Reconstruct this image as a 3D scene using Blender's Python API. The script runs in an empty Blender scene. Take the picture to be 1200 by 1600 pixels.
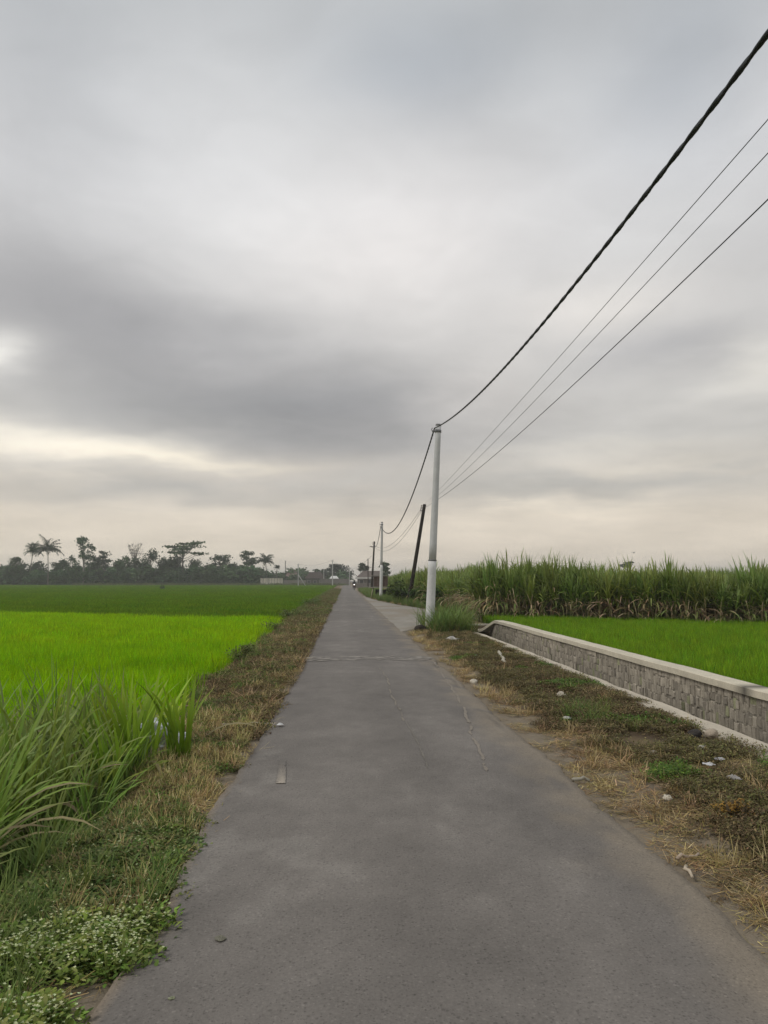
import bpy, math, random
import numpy as np
from mathutils import Vector

# ------------------------------------------------------------------ camera, world, sun, exposure
S = bpy.context.scene
COL = S.collection
R = math.radians
CAM_H, PITCH, YAW, F = 1.7, R(5.09), R(2.86), 1200.0
cam_d = bpy.data.cameras.new('camera'); cam = bpy.data.objects.new('camera', cam_d); COL.objects.link(cam)
cam.location = (0, 0, CAM_H); cam.rotation_euler = (R(90) + PITCH, 0, -YAW)
cam_d.sensor_fit = 'HORIZONTAL'; cam_d.sensor_width = 36; cam_d.lens = 36
cam_d.clip_start = .05; cam_d.clip_end = 6000
S.camera = cam
S.render.resolution_x, S.render.resolution_y = 768, 1024
S.view_settings.view_transform = 'Standard'; S.view_settings.look = 'None'
S.view_settings.exposure = 0.0; S.view_settings.gamma = 1; S.view_settings.use_curve_mapping = False
S.cycles.max_bounces = 6; S.cycles.diffuse_bounces = 3; S.cycles.glossy_bounces = 2
S.cycles.transmission_bounces = 3; S.cycles.volume_bounces = 2; S.cycles.transparent_max_bounces = 4
SUN_EL, SUN_AZ = R(50), R(-100)          # azimuth measured from +Y, clockwise

sun_d = bpy.data.lights.new('sun', 'SUN'); sun = bpy.data.objects.new('sun', sun_d); COL.objects.link(sun)
sun_d.energy = 1.25; sun_d.angle = R(16); sun_d.color = (1, .95, .87)
sdir = Vector((math.sin(SUN_AZ) * math.cos(SUN_EL), math.cos(SUN_AZ) * math.cos(SUN_EL), math.sin(SUN_EL)))
sun.rotation_euler = (-sdir).to_track_quat('-Z', 'Y').to_euler(); sun.location = sdir * 60

W = bpy.data.worlds.new('World'); S.world = W; W.use_nodes = True
nt = W.node_tree; nt.nodes.clear()
def nd(t, tree=None, **k):
    n = (tree or nt).nodes.new(t)
    for a, v in k.items(): setattr(n, a, v)
    return n
def mth(op, a, b=None, c=None, tree=None, clamp=False):
    t = tree or nt
    n = nd('ShaderNodeMath', t, operation=op, use_clamp=clamp)
    for i, v in enumerate((a, b, c)):
        if v is None: continue
        if isinstance(v, (int, float)): n.inputs[i].default_value = v
        else: t.links.new(v, n.inputs[i])
    return n.outputs[0]
def build_world():
    L = nt.links
    tc = nd('ShaderNodeTexCoord'); sep = nd('ShaderNodeSeparateXYZ'); L.new(tc.outputs['Generated'], sep.inputs[0])
    x, y, z = sep.outputs
    az = mth('ARCTAN2', x, y); el = mth('ARCSINE', z)
    # cloud-layer coordinates (a flat layer overhead seen in perspective)
    den = mth('ADD', mth('MAXIMUM', z, 0.0), .13)
    u, v = mth('DIVIDE', x, den), mth('DIVIDE', y, den)
    cmb = nd('ShaderNodeCombineXYZ'); L.new(u, cmb.inputs[0]); L.new(v, cmb.inputs[1])
    def noise(scale, detail, rough, seed, dist=0.0):
        m = nd('ShaderNodeMapping'); m.inputs['Location'].default_value = (seed, seed * .7, seed * 1.3)
        L.new(cmb.outputs[0], m.inputs[0])
        n = nd('ShaderNodeTexNoise'); n.inputs['Scale'].default_value = scale; n.inputs['Detail'].default_value = detail
        n.inputs['Roughness'].default_value = rough; n.inputs['Distortion'].default_value = dist
        L.new(m.outputs[0], n.inputs['Vector']); return n
    n4 = noise(5.5, 5, .55, 41.3, .6); n1, n2, n3 = noise(.55, 5, .5, 3.1, .3), noise(1.7, 5, .5, 9.4, .2), noise(.9, 4, .45, 17.7)
    # warp azimuth and elevation so that the cloud banks have ragged edges
    sp1 = nd('ShaderNodeSeparateXYZ'); L.new(n2.outputs['Color'], sp1.inputs[0])
    azw = mth('ADD', az, mth('MULTIPLY', mth('SUBTRACT', sp1.outputs[0], .5), .22))
    elw = mth('ADD', el, mth('MULTIPLY', mth('SUBTRACT', sp1.outputs[1], .5), .075))
    rmp = nd('ShaderNodeValToRGB'); L.new(mth('DIVIDE', el, 1.5708), rmp.inputs[0])
    cr = rmp.color_ramp; cr.elements[0].position = 0; cr.elements[0].color = (.74, .65, .545, 1)
    cr.elements[1].position = 1; cr.elements[1].color = (.46, .49, .52, 1)
    for p, c in ((.05, (.73, .65, .56, 1)), (.11, (.60, .58, .56, 1)), (.2, (.60, .59, .59, 1)), (.3, (.65, .65, .67, 1)), (.42, (.53, .545, .57, 1)), (.55, (.47, .49, .52, 1))):
        e = cr.elements.new(p); e.color = c
    col = rmp.outputs[0]
    def blob(col, px, py, sx, sy, d, rot=0.0):
        a0 = math.atan((px - 540) / F); e0 = math.atan((907 - py) / F * math.cos(a0)); sa, se = sx / F, sy / F
        da, de = mth('SUBTRACT', azw, a0), mth('SUBTRACT', elw, e0)
        if rot:
            c_, s_ = math.cos(rot), math.sin(rot)
            da, de = mth('ADD', mth('MULTIPLY', da, c_), mth('MULTIPLY', de, s_)), mth('SUBTRACT', mth('MULTIPLY', de, c_), mth('MULTIPLY', da, s_))
        q = mth('ADD', mth('POWER', mth('ABSOLUTE', mth('DIVIDE', da, sa)), 2.0), mth('POWER', mth('ABSOLUTE', mth('DIVIDE', de, se)), 2.0))
        g = mth('EXPONENT', mth('MULTIPLY', q, -1.0))
        m = nd('ShaderNodeVectorMath', operation='SCALE'); m.inputs[0].default_value = d; L.new(g, m.inputs['Scale'])
        a = nd('ShaderNodeVectorMath', operation='ADD'); L.new(col, a.inputs[0]); L.new(m.outputs[0], a.inputs[1])
        return a.outputs[0]
    for b in CLOUDS: col = blob(col, *b)
    k = mth('ADD', mth('MULTIPLY', mth('SUBTRACT', n1.outputs[0], .5), .34), mth('MULTIPLY', mth('SUBTRACT', n2.outputs[0], .5), .34))
    k = mth('ADD', mth('ADD', k, mth('ADD', mth('MULTIPLY', mth('SUBTRACT', n3.outputs[0], .5), .22), mth('MULTIPLY', mth('SUBTRACT', n4.outputs[0], .5), .17))), 1.0)
    sc = nd('ShaderNodeVectorMath', operation='SCALE'); L.new(col, sc.inputs[0]); L.new(k, sc.inputs['Scale'])
    cl = nd('ShaderNodeVectorMath', operation='SCALE'); L.new(sc.outputs[0], cl.inputs[0]); cl.inputs['Scale'].default_value = 10.0
    tint = nd('ShaderNodeVectorMath', operation='MULTIPLY'); L.new(cl.outputs[0], tint.inputs[0]); tint.inputs[1].default_value = (1.085, 1.08, 1.05)
    sky = nd('ShaderNodeTexSky', sky_type='NISHITA', sun_disc=False, sun_elevation=SUN_EL, sun_rotation=SUN_AZ)
    mix = nd('ShaderNodeMix', data_type='RGBA'); mix.inputs['Factor'].default_value = .95
    L.new(sky.outputs[0], mix.inputs['A']); L.new(tint.outputs[0], mix.inputs['B'])
    bg = nd('ShaderNodeBackground'); bg.inputs['Strength'].default_value = .1; L.new(mix.outputs['Result'], bg.inputs[0])
    out = nd('ShaderNodeOutputWorld'); L.new(bg.outputs[0], out.inputs['Surface'])
# cloud banks: bearing and height (as photographed), spread, brightness change
CLOUDS = [
    (340, 600, 430, 95, (-.168, -.160, -.146), -.14), (540, 680, 260, 80, (-.108, -.104, -.092)), (60, 450, 280, 95, (-.13, -.13, -.125), -.2),
    (300, 640, 300, 40, (-.05, -.045, -.04)),
    (90, 698, 190, 26, (.36, .32, .24)), (300, 718, 170, 13, (.22, .19, .13)),
    (15, 555, 50, 28, (.40, .39, .36)), (600, 375, 210, 120, (.165, .145, .135)), (330, 250, 260, 150, (.10, .10, .10)),
    (650, 70, 170, 70, (-.10, -.085, -.065)), (1090, 60, 170, 120, (-.10, -.085, -.065)), (60, 120, 160, 160, (-.09, -.085, -.08)),
    (950, 460, 130, 45, (.17, .15, .13)), (1080, 535, 120, 35, (-.13, -.125, -.11)), (1190, 560, 60, 40, (.15, .14, .11)),
    (930, 760, 330, 26, (-.13, -.10, -.07)), (890, 795, 130, 14, (.14, .12, .09)), (1010, 725, 150, 14, (.10, .085, .06)), (760, 600, 90, 60, (.06, .05, .045)), (1000, 690, 200, 18, (.08, .07, .05)), (240, 775, 330, 22, (-.15, -.12, -.085)),
    (880, 110, 110, 70, (.06, .06, .06)), (1010, 300, 200, 90, (.05, .05, .05)),
]
build_world()

# ------------------------------------------------------------------ helpers
rng = np.random.default_rng(11); random.seed(5)
fw = np.array([math.sin(YAW) * math.cos(PITCH), math.cos(YAW) * math.cos(PITCH), math.sin(PITCH)])
rt = np.array([math.cos(YAW), -math.sin(YAW), 0.0]); upv = np.cross(rt, fw)
def at(px, py, Y):
    """world point at forward distance Y seen at photograph pixel px, py"""
    d = fw + rt * (px - 600) / F + upv * (800 - py) / F
    return np.array([0, 0, CAM_H]) + d * Y / d[1]
def gx(px, Y): return float(at(px, 907, Y)[0])
def proj(P):
    v = P - np.array([0, 0, CAM_H]); z = v @ fw; zz = np.where(z > .05, z, .05)
    return 600 + F * (v @ rt) / zz, 800 - F * (v @ upv) / zz, z
def h2(ix, iy, s):
    n = (ix.astype(np.int64) * 374761393 + iy.astype(np.int64) * 668265263 + s * 974711) & 0x7fffffff
    n = ((n ^ (n >> 13)) * 1274126177) & 0x7fffffff
    return ((n ^ (n >> 16)) & 0xffff) / 65535.0
def vn(x, y, s=0):
    x, y = np.asarray(x, float), np.asarray(y, float)
    ix, iy = np.floor(x), np.floor(y); fx, fy = x - ix, y - iy
    fx, fy = fx * fx * (3 - 2 * fx), fy * fy * (3 - 2 * fy)
    a, b, c, d = h2(ix, iy, s), h2(ix + 1, iy, s), h2(ix, iy + 1, s), h2(ix + 1, iy + 1, s)
    return (a * (1 - fx) + b * fx) * (1 - fy) + (c * (1 - fx) + d * fx) * fy
def fbm(x, y, s=0, o=4):
    r, a, t = 0, .5, 0
    for k in range(o):
        r = r + a * vn(np.asarray(x) * 2 ** k, np.asarray(y) * 2 ** k, s + k * 17); t += a; a *= .5
    return r / t
def sstep(a, b, x): t = np.clip((x - a) / (b - a), 0, 1); return t * t * (3 - 2 * t)

class MB:
    """collects vertices, faces, colours and slots and links them as ONE mesh object"""
    def __init__(s): s.v = []; s.f = []; s.c = []; s.m = []; s.n = 0
    def add(s, v, f, c=(1, 1, 1), m=0):
        v = np.asarray(v, float).reshape(-1, 3); f = np.asarray(f, int)
        c = np.asarray(c, float)
        if c.ndim == 1: c = np.tile(c[:3], (len(v), 1))
        s.v.append(v); s.f.append((f + s.n, m)); s.c.append(c); s.n += len(v); return s
    def mesh(s, name, mats, smooth=True):
        me = bpy.data.meshes.new(name)
        v = np.concatenate(s.v); nl = sum(f.size for f, _ in s.f); npoly = sum(len(f) for f, _ in s.f)
        me.vertices.add(len(v)); me.vertices.foreach_set('co', v.astype(np.float32).ravel())
        me.loops.add(nl); me.loops.foreach_set('vertex_index', np.concatenate([f.ravel() for f, _ in s.f]).astype(np.int32))
        tot = np.concatenate([np.full(len(f), f.shape[1]) for f, _ in s.f]); st = np.concatenate([[0], np.cumsum(tot)[:-1]])
        me.polygons.add(npoly); me.polygons.foreach_set('loop_start', st.astype(np.int32))
        me.polygons.foreach_set('material_index', np.concatenate([np.full(len(f), m) for f, m in s.f]).astype(np.int32))
        me.polygons.foreach_set('use_smooth', np.full(npoly, smooth))
        me.update(calc_edges=True); me.validate()
        ca = me.attributes.new('Col', 'FLOAT_COLOR', 'POINT')
        c = np.concatenate(s.c); ca.data.foreach_set('color', np.concatenate([c, np.ones((len(c), 1))], 1).astype(np.float32).ravel())
        for m in (mats if isinstance(mats, (list, tuple)) else [mats]): me.materials.append(m)
        return me
    def build(s, name, mats, parent=None, smooth=True, link=True):
        o = bpy.data.objects.new(name, s.mesh(name, mats, smooth))
        if link: COL.objects.link(o)
        if parent: o.parent = parent
        return o
    def box(s, c, d, col=(1, 1, 1), m=0, rz=0.0, bev=0.0):
        x, y, z = np.array(d) / 2.0
        if bev:
            b = min(bev, x * .9, y * .9, z * .9)
            P = []
            for zz, k in ((-z, b), (-z + b, 0), (z - b, 0), (z, b)):
                xx, yy = x - k, y - k
                P += [(-xx + b - k, -yy, zz), (xx - b + k, -yy, zz), (xx, -yy + b - k, zz), (xx, yy - b + k, zz), (xx - b + k, yy, zz), (-xx + b - k, yy, zz), (-xx, yy - b + k, zz), (-xx, -yy + b - k, zz)]
            v = np.array(P, float); q = [(i + 8 * r, (i + 1) % 8 + 8 * r, (i + 1) % 8 + 8 * (r + 1), i + 8 * (r + 1)) for r in range(3) for i in range(8)]
            ends = [tuple(range(7, -1, -1)), tuple(range(24, 32))]
        else:
            v = np.array([(a, b_, c_) for c_ in (-z, z) for (a, b_) in ((-x, -y), (x, -y), (x, y), (-x, y))])
            q = [(0, 3, 2, 1), (4, 5, 6, 7), (0, 1, 5, 4), (1, 2, 6, 5), (2, 3, 7, 6), (3, 0, 4, 7)]; ends = []
        if rz: ca, sa = math.cos(rz), math.sin(rz); v = np.stack([v[:, 0] * ca - v[:, 1] * sa, v[:, 0] * sa + v[:, 1] * ca, v[:, 2]], 1)
        n0 = s.n; s.add(v + np.array(c), q, col, m)
        if ends:
            s.f.append((np.array(ends) + n0, m))
        return s
    def tube(s, pts, rad, sides=8, col=(1, 1, 1), m=0, cap=True):
        P = np.asarray(pts, float); n = len(P); r = np.full(n, rad) if np.isscalar(rad) else np.asarray(rad, float)
        T = np.gradient(P, axis=0); T /= np.linalg.norm(T, axis=1)[:, None] + 1e-9
        ref = np.array([0, 0, 1.0]) if abs(T[:, 2]).mean() < .9 else np.array([0, 1.0, 0])
        A = np.cross(T, ref); A /= np.linalg.norm(A, axis=1)[:, None] + 1e-9; B = np.cross(T, A)
        th = np.arange(sides) * 2 * math.pi / sides
        V = (P[:, None] + r[:, None, None] * (A[:, None] * np.cos(th)[None, :, None] + B[:, None] * np.sin(th)[None, :, None])).reshape(-1, 3)
        i, j = np.meshgrid(np.arange(n - 1), np.arange(sides), indexing='ij'); k = (j + 1) % sides
        f = np.stack([i * sides + j, (i + 1) * sides + j, (i + 1) * sides + k, i * sides + k], -1).reshape(-1, 4)
        n0 = s.n; s.add(V, f, col, m)
        if cap: s.f.append((np.array([list(range(sides)), list(range((n - 1) * sides + sides - 1, (n - 1) * sides - 1, -1))]) + n0, m))
        return s
def ribbons(mb, base, az, L, w, th0, bend, seg=4, c0=(1, 1, 1), c1=None, prof='leaf', twist=0.0, m=0, jit=.15, bendpow=1.0):
    """n tapering leaf blades: base (n,3), azimuth, length, width, start angle from vertical, bend"""
    n = len(base); az, L, w, th0, bend = [np.broadcast_to(np.asarray(a, float), (n,)) for a in (az, L, w, th0, bend)]
    t = np.linspace(0, 1, seg + 1); rows = []; p = np.array(base, float)
    side0 = np.stack([-np.sin(az), np.cos(az), np.zeros(n)], 1)
    for k in range(seg + 1):
        th = th0 + bend * t[k] ** bendpow
        d = np.stack([np.cos(az) * np.sin(th), np.sin(az) * np.sin(th), np.cos(th)], 1)
        if k: p = p + d * (L / seg)[:, None]
        nrm = np.cross(d, side0); tw = twist * t[k]
        sd = side0 * np.cos(tw) + nrm * np.sin(tw)
        ww = {'leaf': (.45 + 1.1 * t[k]) * (1 - t[k]) ** .7 * 1.25 if t[k] < 1 else .02, 'oval': math.sin(math.pi * min(max(t[k], .04), .97)) ** .8, 'strap': 1 - .55 * t[k]}[prof]
        rows.append((p - sd * (w * ww / 2)[:, None], p + sd * (w * ww / 2)[:, None]))
    V = np.stack([np.stack(r, 1) for r in rows], 1)                    # n, seg+1, 2, 3
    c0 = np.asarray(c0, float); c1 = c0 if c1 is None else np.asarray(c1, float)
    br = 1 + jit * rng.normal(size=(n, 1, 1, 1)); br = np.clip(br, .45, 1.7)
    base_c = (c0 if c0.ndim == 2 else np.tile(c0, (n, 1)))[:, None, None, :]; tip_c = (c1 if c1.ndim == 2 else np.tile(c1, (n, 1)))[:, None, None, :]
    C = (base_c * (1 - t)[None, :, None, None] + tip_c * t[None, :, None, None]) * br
    C = np.broadcast_to(C, (n, seg + 1, 2, 3)).reshape(-1, 3)
    idx = np.arange(n)[:, None] * (seg + 1) * 2 + np.arange(seg)[None, :] * 2
    f = np.stack([idx, idx + 1, idx + 3, idx + 2], -1).reshape(-1, 4)
    return mb.add(V.reshape(-1, 3), f, C, m)
def tag(o, label, cat, group=None, kind=None):
    if label: o['label'] = label
    if cat: o['category'] = cat
    if group: o['group'] = group
    if kind: o['kind'] = kind
    return o
def empty(name, loc, rz=0.0):
    e = bpy.data.objects.new(name, None); e.location = loc; e.rotation_euler = (0, 0, rz); e.empty_display_size = .2
    COL.objects.link(e); return e
def struct(o): o['kind'] = 'structure'; return o
def copy_tree(o, parent=None):
    c = o.copy(); COL.objects.link(c)
    if parent: c.parent = parent
    for ch in [x for x in o.children]: copy_tree(ch, c)
    return c

# ------------------------------------------------------------------ materials
def mat(name, col=None, rough=.8, var=0.0, trans=0.0, spec=.3, scale=0.0, bump=0.0, dark=.75, metal=0.0, attr=True, fine=None, speck=False):
    m = bpy.data.materials.new(name); m.use_nodes = True; t = m.node_tree; L = t.links
    b = t.nodes['Principled BSDF']; out = t.nodes['Material Output']
    b.inputs['Roughness'].default_value = rough; b.inputs['Specular IOR Level'].default_value = spec; b.inputs['Metallic'].default_value = metal
    if attr: a = nd('ShaderNodeAttribute', t, attribute_name='Col'); c = a.outputs['Color']
    else: a = nd('ShaderNodeRGB', t); a.outputs[0].default_value = (*col, 1); c = a.outputs[0]
    if attr and col is not None:
        mx = nd('ShaderNodeMix', t, data_type='RGBA', blend_type='MULTIPLY'); mx.inputs['Factor'].default_value = 1
        L.new(c, mx.inputs['A']); mx.inputs['B'].default_value = (*col, 1); c = mx.outputs['Result']
    if var:
        oi = nd('ShaderNodeObjectInfo', t); hs = nd('ShaderNodeHueSaturation', t)
        L.new(mth('ADD', mth('MULTIPLY', oi.outputs['Random'], 2 * var, tree=t), 1 - var, tree=t), hs.inputs['Value'])
        fr = mth('FRACT', mth('MULTIPLY', oi.outputs['Random'], 7.31, tree=t), tree=t)
        L.new(mth('ADD', mth('MULTIPLY', fr, .05, tree=t), .475, tree=t), hs.inputs['Hue'])
        L.new(c, hs.inputs['Color']); c = hs.outputs[0]
    if scale:
        tc = nd('ShaderNodeTexCoord', t); n = nd('ShaderNodeTexNoise', t); n.inputs['Scale'].default_value = scale
        n.inputs['Detail'].default_value = 8; n.inputs['Roughness'].default_value = .65; L.new(tc.outputs['Object'], n.inputs['Vector'])
        f_ = n.outputs[0]
        if fine:
            n2 = nd('ShaderNodeTexNoise', t); n2.inputs['Scale'].default_value = fine; n2.inputs['Detail'].default_value = 3; L.new(tc.outputs['Object'], n2.inputs['Vector'])
            f_ = mth('ADD', mth('MULTIPLY', f_, .5, tree=t), mth('MULTIPLY', n2.outputs[0], .5, tree=t), tree=t)
        mr = nd('ShaderNodeMapRange', t); mr.inputs[1].default_value = .3; mr.inputs[2].default_value = .7; mr.inputs[3].default_value = dark; mr.inputs[4].default_value = 2 - dark
        L.new(f_, mr.inputs[0])
        v = nd('ShaderNodeVectorMath', t, operation='SCALE'); L.new(c, v.inputs[0]); L.new(mr.outputs[0], v.inputs['Scale']); c = v.outputs[0]
        if speck:   # dark and pale grit showing in the worn surface
            for sc_, lo, hi, val in ((95, .035, .075, .68), (60, .03, .06, .74), (70, .03, .06, 1.22)):
                vo = nd('ShaderNodeTexVoronoi', t); vo.inputs['Scale'].default_value = sc_; L.new(tc.outputs['Object'], vo.inputs['Vector'])
                sepc = nd('ShaderNodeSeparateXYZ', t); L.new(vo.outputs['Color'], sepc.inputs[0])
                size = mth('MULTIPLY', mth('POWER', sepc.outputs[0], 5, tree=t), .5, tree=t)
                k_ = nd('ShaderNodeMapRange', t); k_.inputs[3].default_value = val; k_.inputs[4].default_value = 1
                L.new(mth('SUBTRACT', vo.outputs['Distance'], size, tree=t), k_.inputs[0]); k_.inputs[1].default_value = -.05; k_.inputs[2].default_value = .12
                v2 = nd('ShaderNodeVectorMath', t, operation='SCALE'); L.new(c, v2.inputs[0]); L.new(k_.outputs[0], v2.inputs['Scale']); c = v2.outputs[0]
        if bump:
            bp = nd('ShaderNodeBump', t); bp.inputs['Strength'].default_value = bump; bp.inputs['Distance'].default_value = .02
            L.new(f_, bp.inputs['Height']); L.new(bp.outputs[0], b.inputs['Normal'])
    L.new(c, b.inputs['Base Color'])
    if trans:
        tr = nd('ShaderNodeBsdfTranslucent', t); L.new(c, tr.inputs[0]); mx = nd('ShaderNodeMixShader', t); mx.inputs[0].default_value = trans
        L.new(b.outputs[0], mx.inputs[1]); L.new(tr.outputs[0], mx.inputs[2]); L.new(mx.outputs[0], out.inputs['Surface'])
    return m
M = dict(
    ground=mat('soil', rough=.95, scale=9, bump=.5, dark=.72, spec=.1, fine=90),
    road=mat('asphalt', rough=.85, scale=1.1, bump=.4, dark=.76, spec=.25, fine=70, speck=True),
    concrete=mat('concrete', rough=.9, scale=5, bump=.3, dark=.8, spec=.15, fine=45),
    stone=mat('river_stone', rough=.9, scale=14, bump=.5, dark=.7, spec=.15, fine=70),
    leaf=mat('leaf', rough=.6, var=.18, trans=.3, spec=.18),
    rice=mat('rice_leaf', rough=.7, var=.22, trans=.42, spec=.04),
    cane=mat('cane_leaf', rough=.5, var=.2, trans=.3, spec=.25),
    straw=mat('straw', rough=.85, var=.25, trans=.1, spec=.1),
    tree=mat('tree_leaf', rough=.7, var=.1, trans=.2, spec=.2),
    bark=mat('bark', rough=.9, scale=6, dark=.7, spec=.1),
    plaster=mat('plaster', rough=.9, scale=1.2, dark=.82, spec=.1),
    metal=mat('painted_metal', rough=.4, spec=.5, scale=8, dark=.9),
    rubber=mat('rubber', rough=.75, spec=.3),
    cloth=mat('cloth', rough=.9, spec=.1, scale=20, dark=.85),
    skin=mat('skin', rough=.6, spec=.3),
    plastic=mat('thin_plastic', rough=.45, spec=.4, trans=.25, scale=15, dark=.88),
    wire=mat('cable_sheath', col=(.012, .014, .018), attr=False, rough=.5, spec=.4, scale=6, dark=.8),
    bare_wire=mat('bare_wire', col=(.10, .10, .105), attr=False, rough=.5, metal=.4, scale=6, dark=.9),
)
lampm = bpy.data.materials.new('lit_headlight'); lampm.use_nodes = True
_b = lampm.node_tree.nodes['Principled BSDF']; _b.inputs['Emission Color'].default_value = (1, .97, .9, 1); _b.inputs['Emission Strength'].default_value = 6
wat = bpy.data.materials.new('water'); wat.use_nodes = True
_b = wat.node_tree.nodes['Principled BSDF']; _b.inputs['Base Color'].default_value = (.03, .028, .02, 1); _b.inputs['Roughness'].default_value = .12

# ------------------------------------------------------------------ ground sheet
def left_edge(y):    # verge edge towards the rice on the left
    return -(1.72 + .58 * sstep(7, 13, y) + .36 * sstep(16, 60, y)) + .10 * np.sin(y * 1.3) + .06 * np.sin(y * 3.1 + 1)
LANE = [(1.8, 25.3), (2.55, 27.3), (3.6, 29.0), (5.2, 31.5), (5.5, 40.0), (5.0, 45.5), (3.9, 53), (2.9, 63), (2.2, 78), (1.8, 86)]
def gz(x, y):
    x, y = np.asarray(x, float), np.asarray(y, float)
    e = left_edge(y)
    z = -.36 * sstep(0, 1, (e + .06 - x) / .38)                             # bank down to the left field
    bump = (fbm(x * 1.6, y * 1.6, 5) - .5) * .10 + (fbm(x * 7, y * 7, 6, 3) - .5) * .035
    verge = sstep(-.95, -1.25, x) + sstep(1.95, 2.3, x)
    lane = sstep(24, 26, y) * sstep(5.7, 5.5, x) * sstep(1.9, 2.1, x)
    z = z + bump * np.clip(verge, 0, 1) * (1 - lane) * (1 - .6 * sstep(30, 60, y)) - .012
    z = z + .045 * sstep(2.1, 2.8, x) * sstep(4.0, 3.8, x) * (1 - lane)
    can = sstep(4.08, 4.1, x) * sstep(5.62, 5.6, x) * (1 - sstep(28.9, 29.2, y))
    fld = sstep(5.55, 5.65, x) * (1 - sstep(36, 37, y))
    z = np.where(can > .5, -.95, z)
    z = np.where(fld > .01, z * (1 - fld) + (-.06) * fld, z)
    return z
def axis(segs):
    a = [segs[0][0]]
    for s0, s1, n, in segs: a += list(np.linspace(s0, s1, n + 1)[1:])
    return np.array(a)
def sheet(name, xs, ys, zf, cf, m):
    X, Y = np.meshgrid(xs, ys); x, y = X.ravel(), Y.ravel(); nx, ny = len(xs), len(ys)
    i, j = np.meshgrid(np.arange(ny - 1), np.arange(nx - 1), indexing='ij'); a = i * nx + j
    f = np.stack([a, a + 1, a + nx + 1, a + nx], -1).reshape(-1, 4)
    return MB().add(np.stack([x, y, zf(x, y)], 1), f, cf(x, y)).build(name, m)
def lerp(a, b, t): return np.asarray(a)[None] * (1 - t)[:, None] + np.asarray(b)[None] * t[:, None] if np.ndim(a) == 1 and np.ndim(b) == 1 else a * (1 - t)[:, None] + np.asarray(b) * t[:, None]
def ground_col(x, y):
    n = fbm(x * 2.3, y * 2.3, 21); n2 = fbm(x * .7, y * .5, 33)
    c = lerp((.085, .062, .040), (.20, .15, .085), sstep(.35, .65, n))      # brown soil to straw litter
    c = lerp(c, (.21, .175, .13), sstep(.75, .3, np.abs(x - .5) - 1.45 + (n - .5) * .5))   # pale dust along the asphalt
    c = lerp(c, (.055, .042, .028), sstep(.5, .62, n2) * .6 * (x > 2.7))
    fieldl = sstep(0, .5, left_edge(y) - .1 - x); fieldr = sstep(5.5, 5.7, x)
    c = lerp(c, (.030, .048, .012), fieldl); c = lerp(c, (.032, .046, .014), fieldr * sstep(33, 31, y))
    c = lerp(c, (.055, .05, .03), fieldr * sstep(31, 33, y))
    c = lerp(c, (.05, .045, .035), ((x > 4.05) & (x < 5.6) & (y < 29)).astype(float))
    far = sstep(45, 60, y) * fieldl; c = lerp(c, (.035, .065, .014), far * sstep(330, 300, y))
    return c
XS = axis([(-1600, -300, 6), (-300, -60, 10), (-60, -6, 27), (-6, -.9, 64), (-.9, 2.0, 8), (2.0, 6.0, 62), (6.0, 30, 16), (30, 300, 12), (300, 1600, 6)])
YS = axis([(-60, 0, 6), (0, 2, 6), (2, 12, 130), (12, 30, 120), (30, 90, 70), (90, 400, 60), (400, 2400, 14)])
XS = np.unique(np.concatenate([XS, [4.08, 4.1, 5.6, 5.62]]))
struct(sheet('ground', XS, YS, gz, ground_col, M['ground']))

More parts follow.
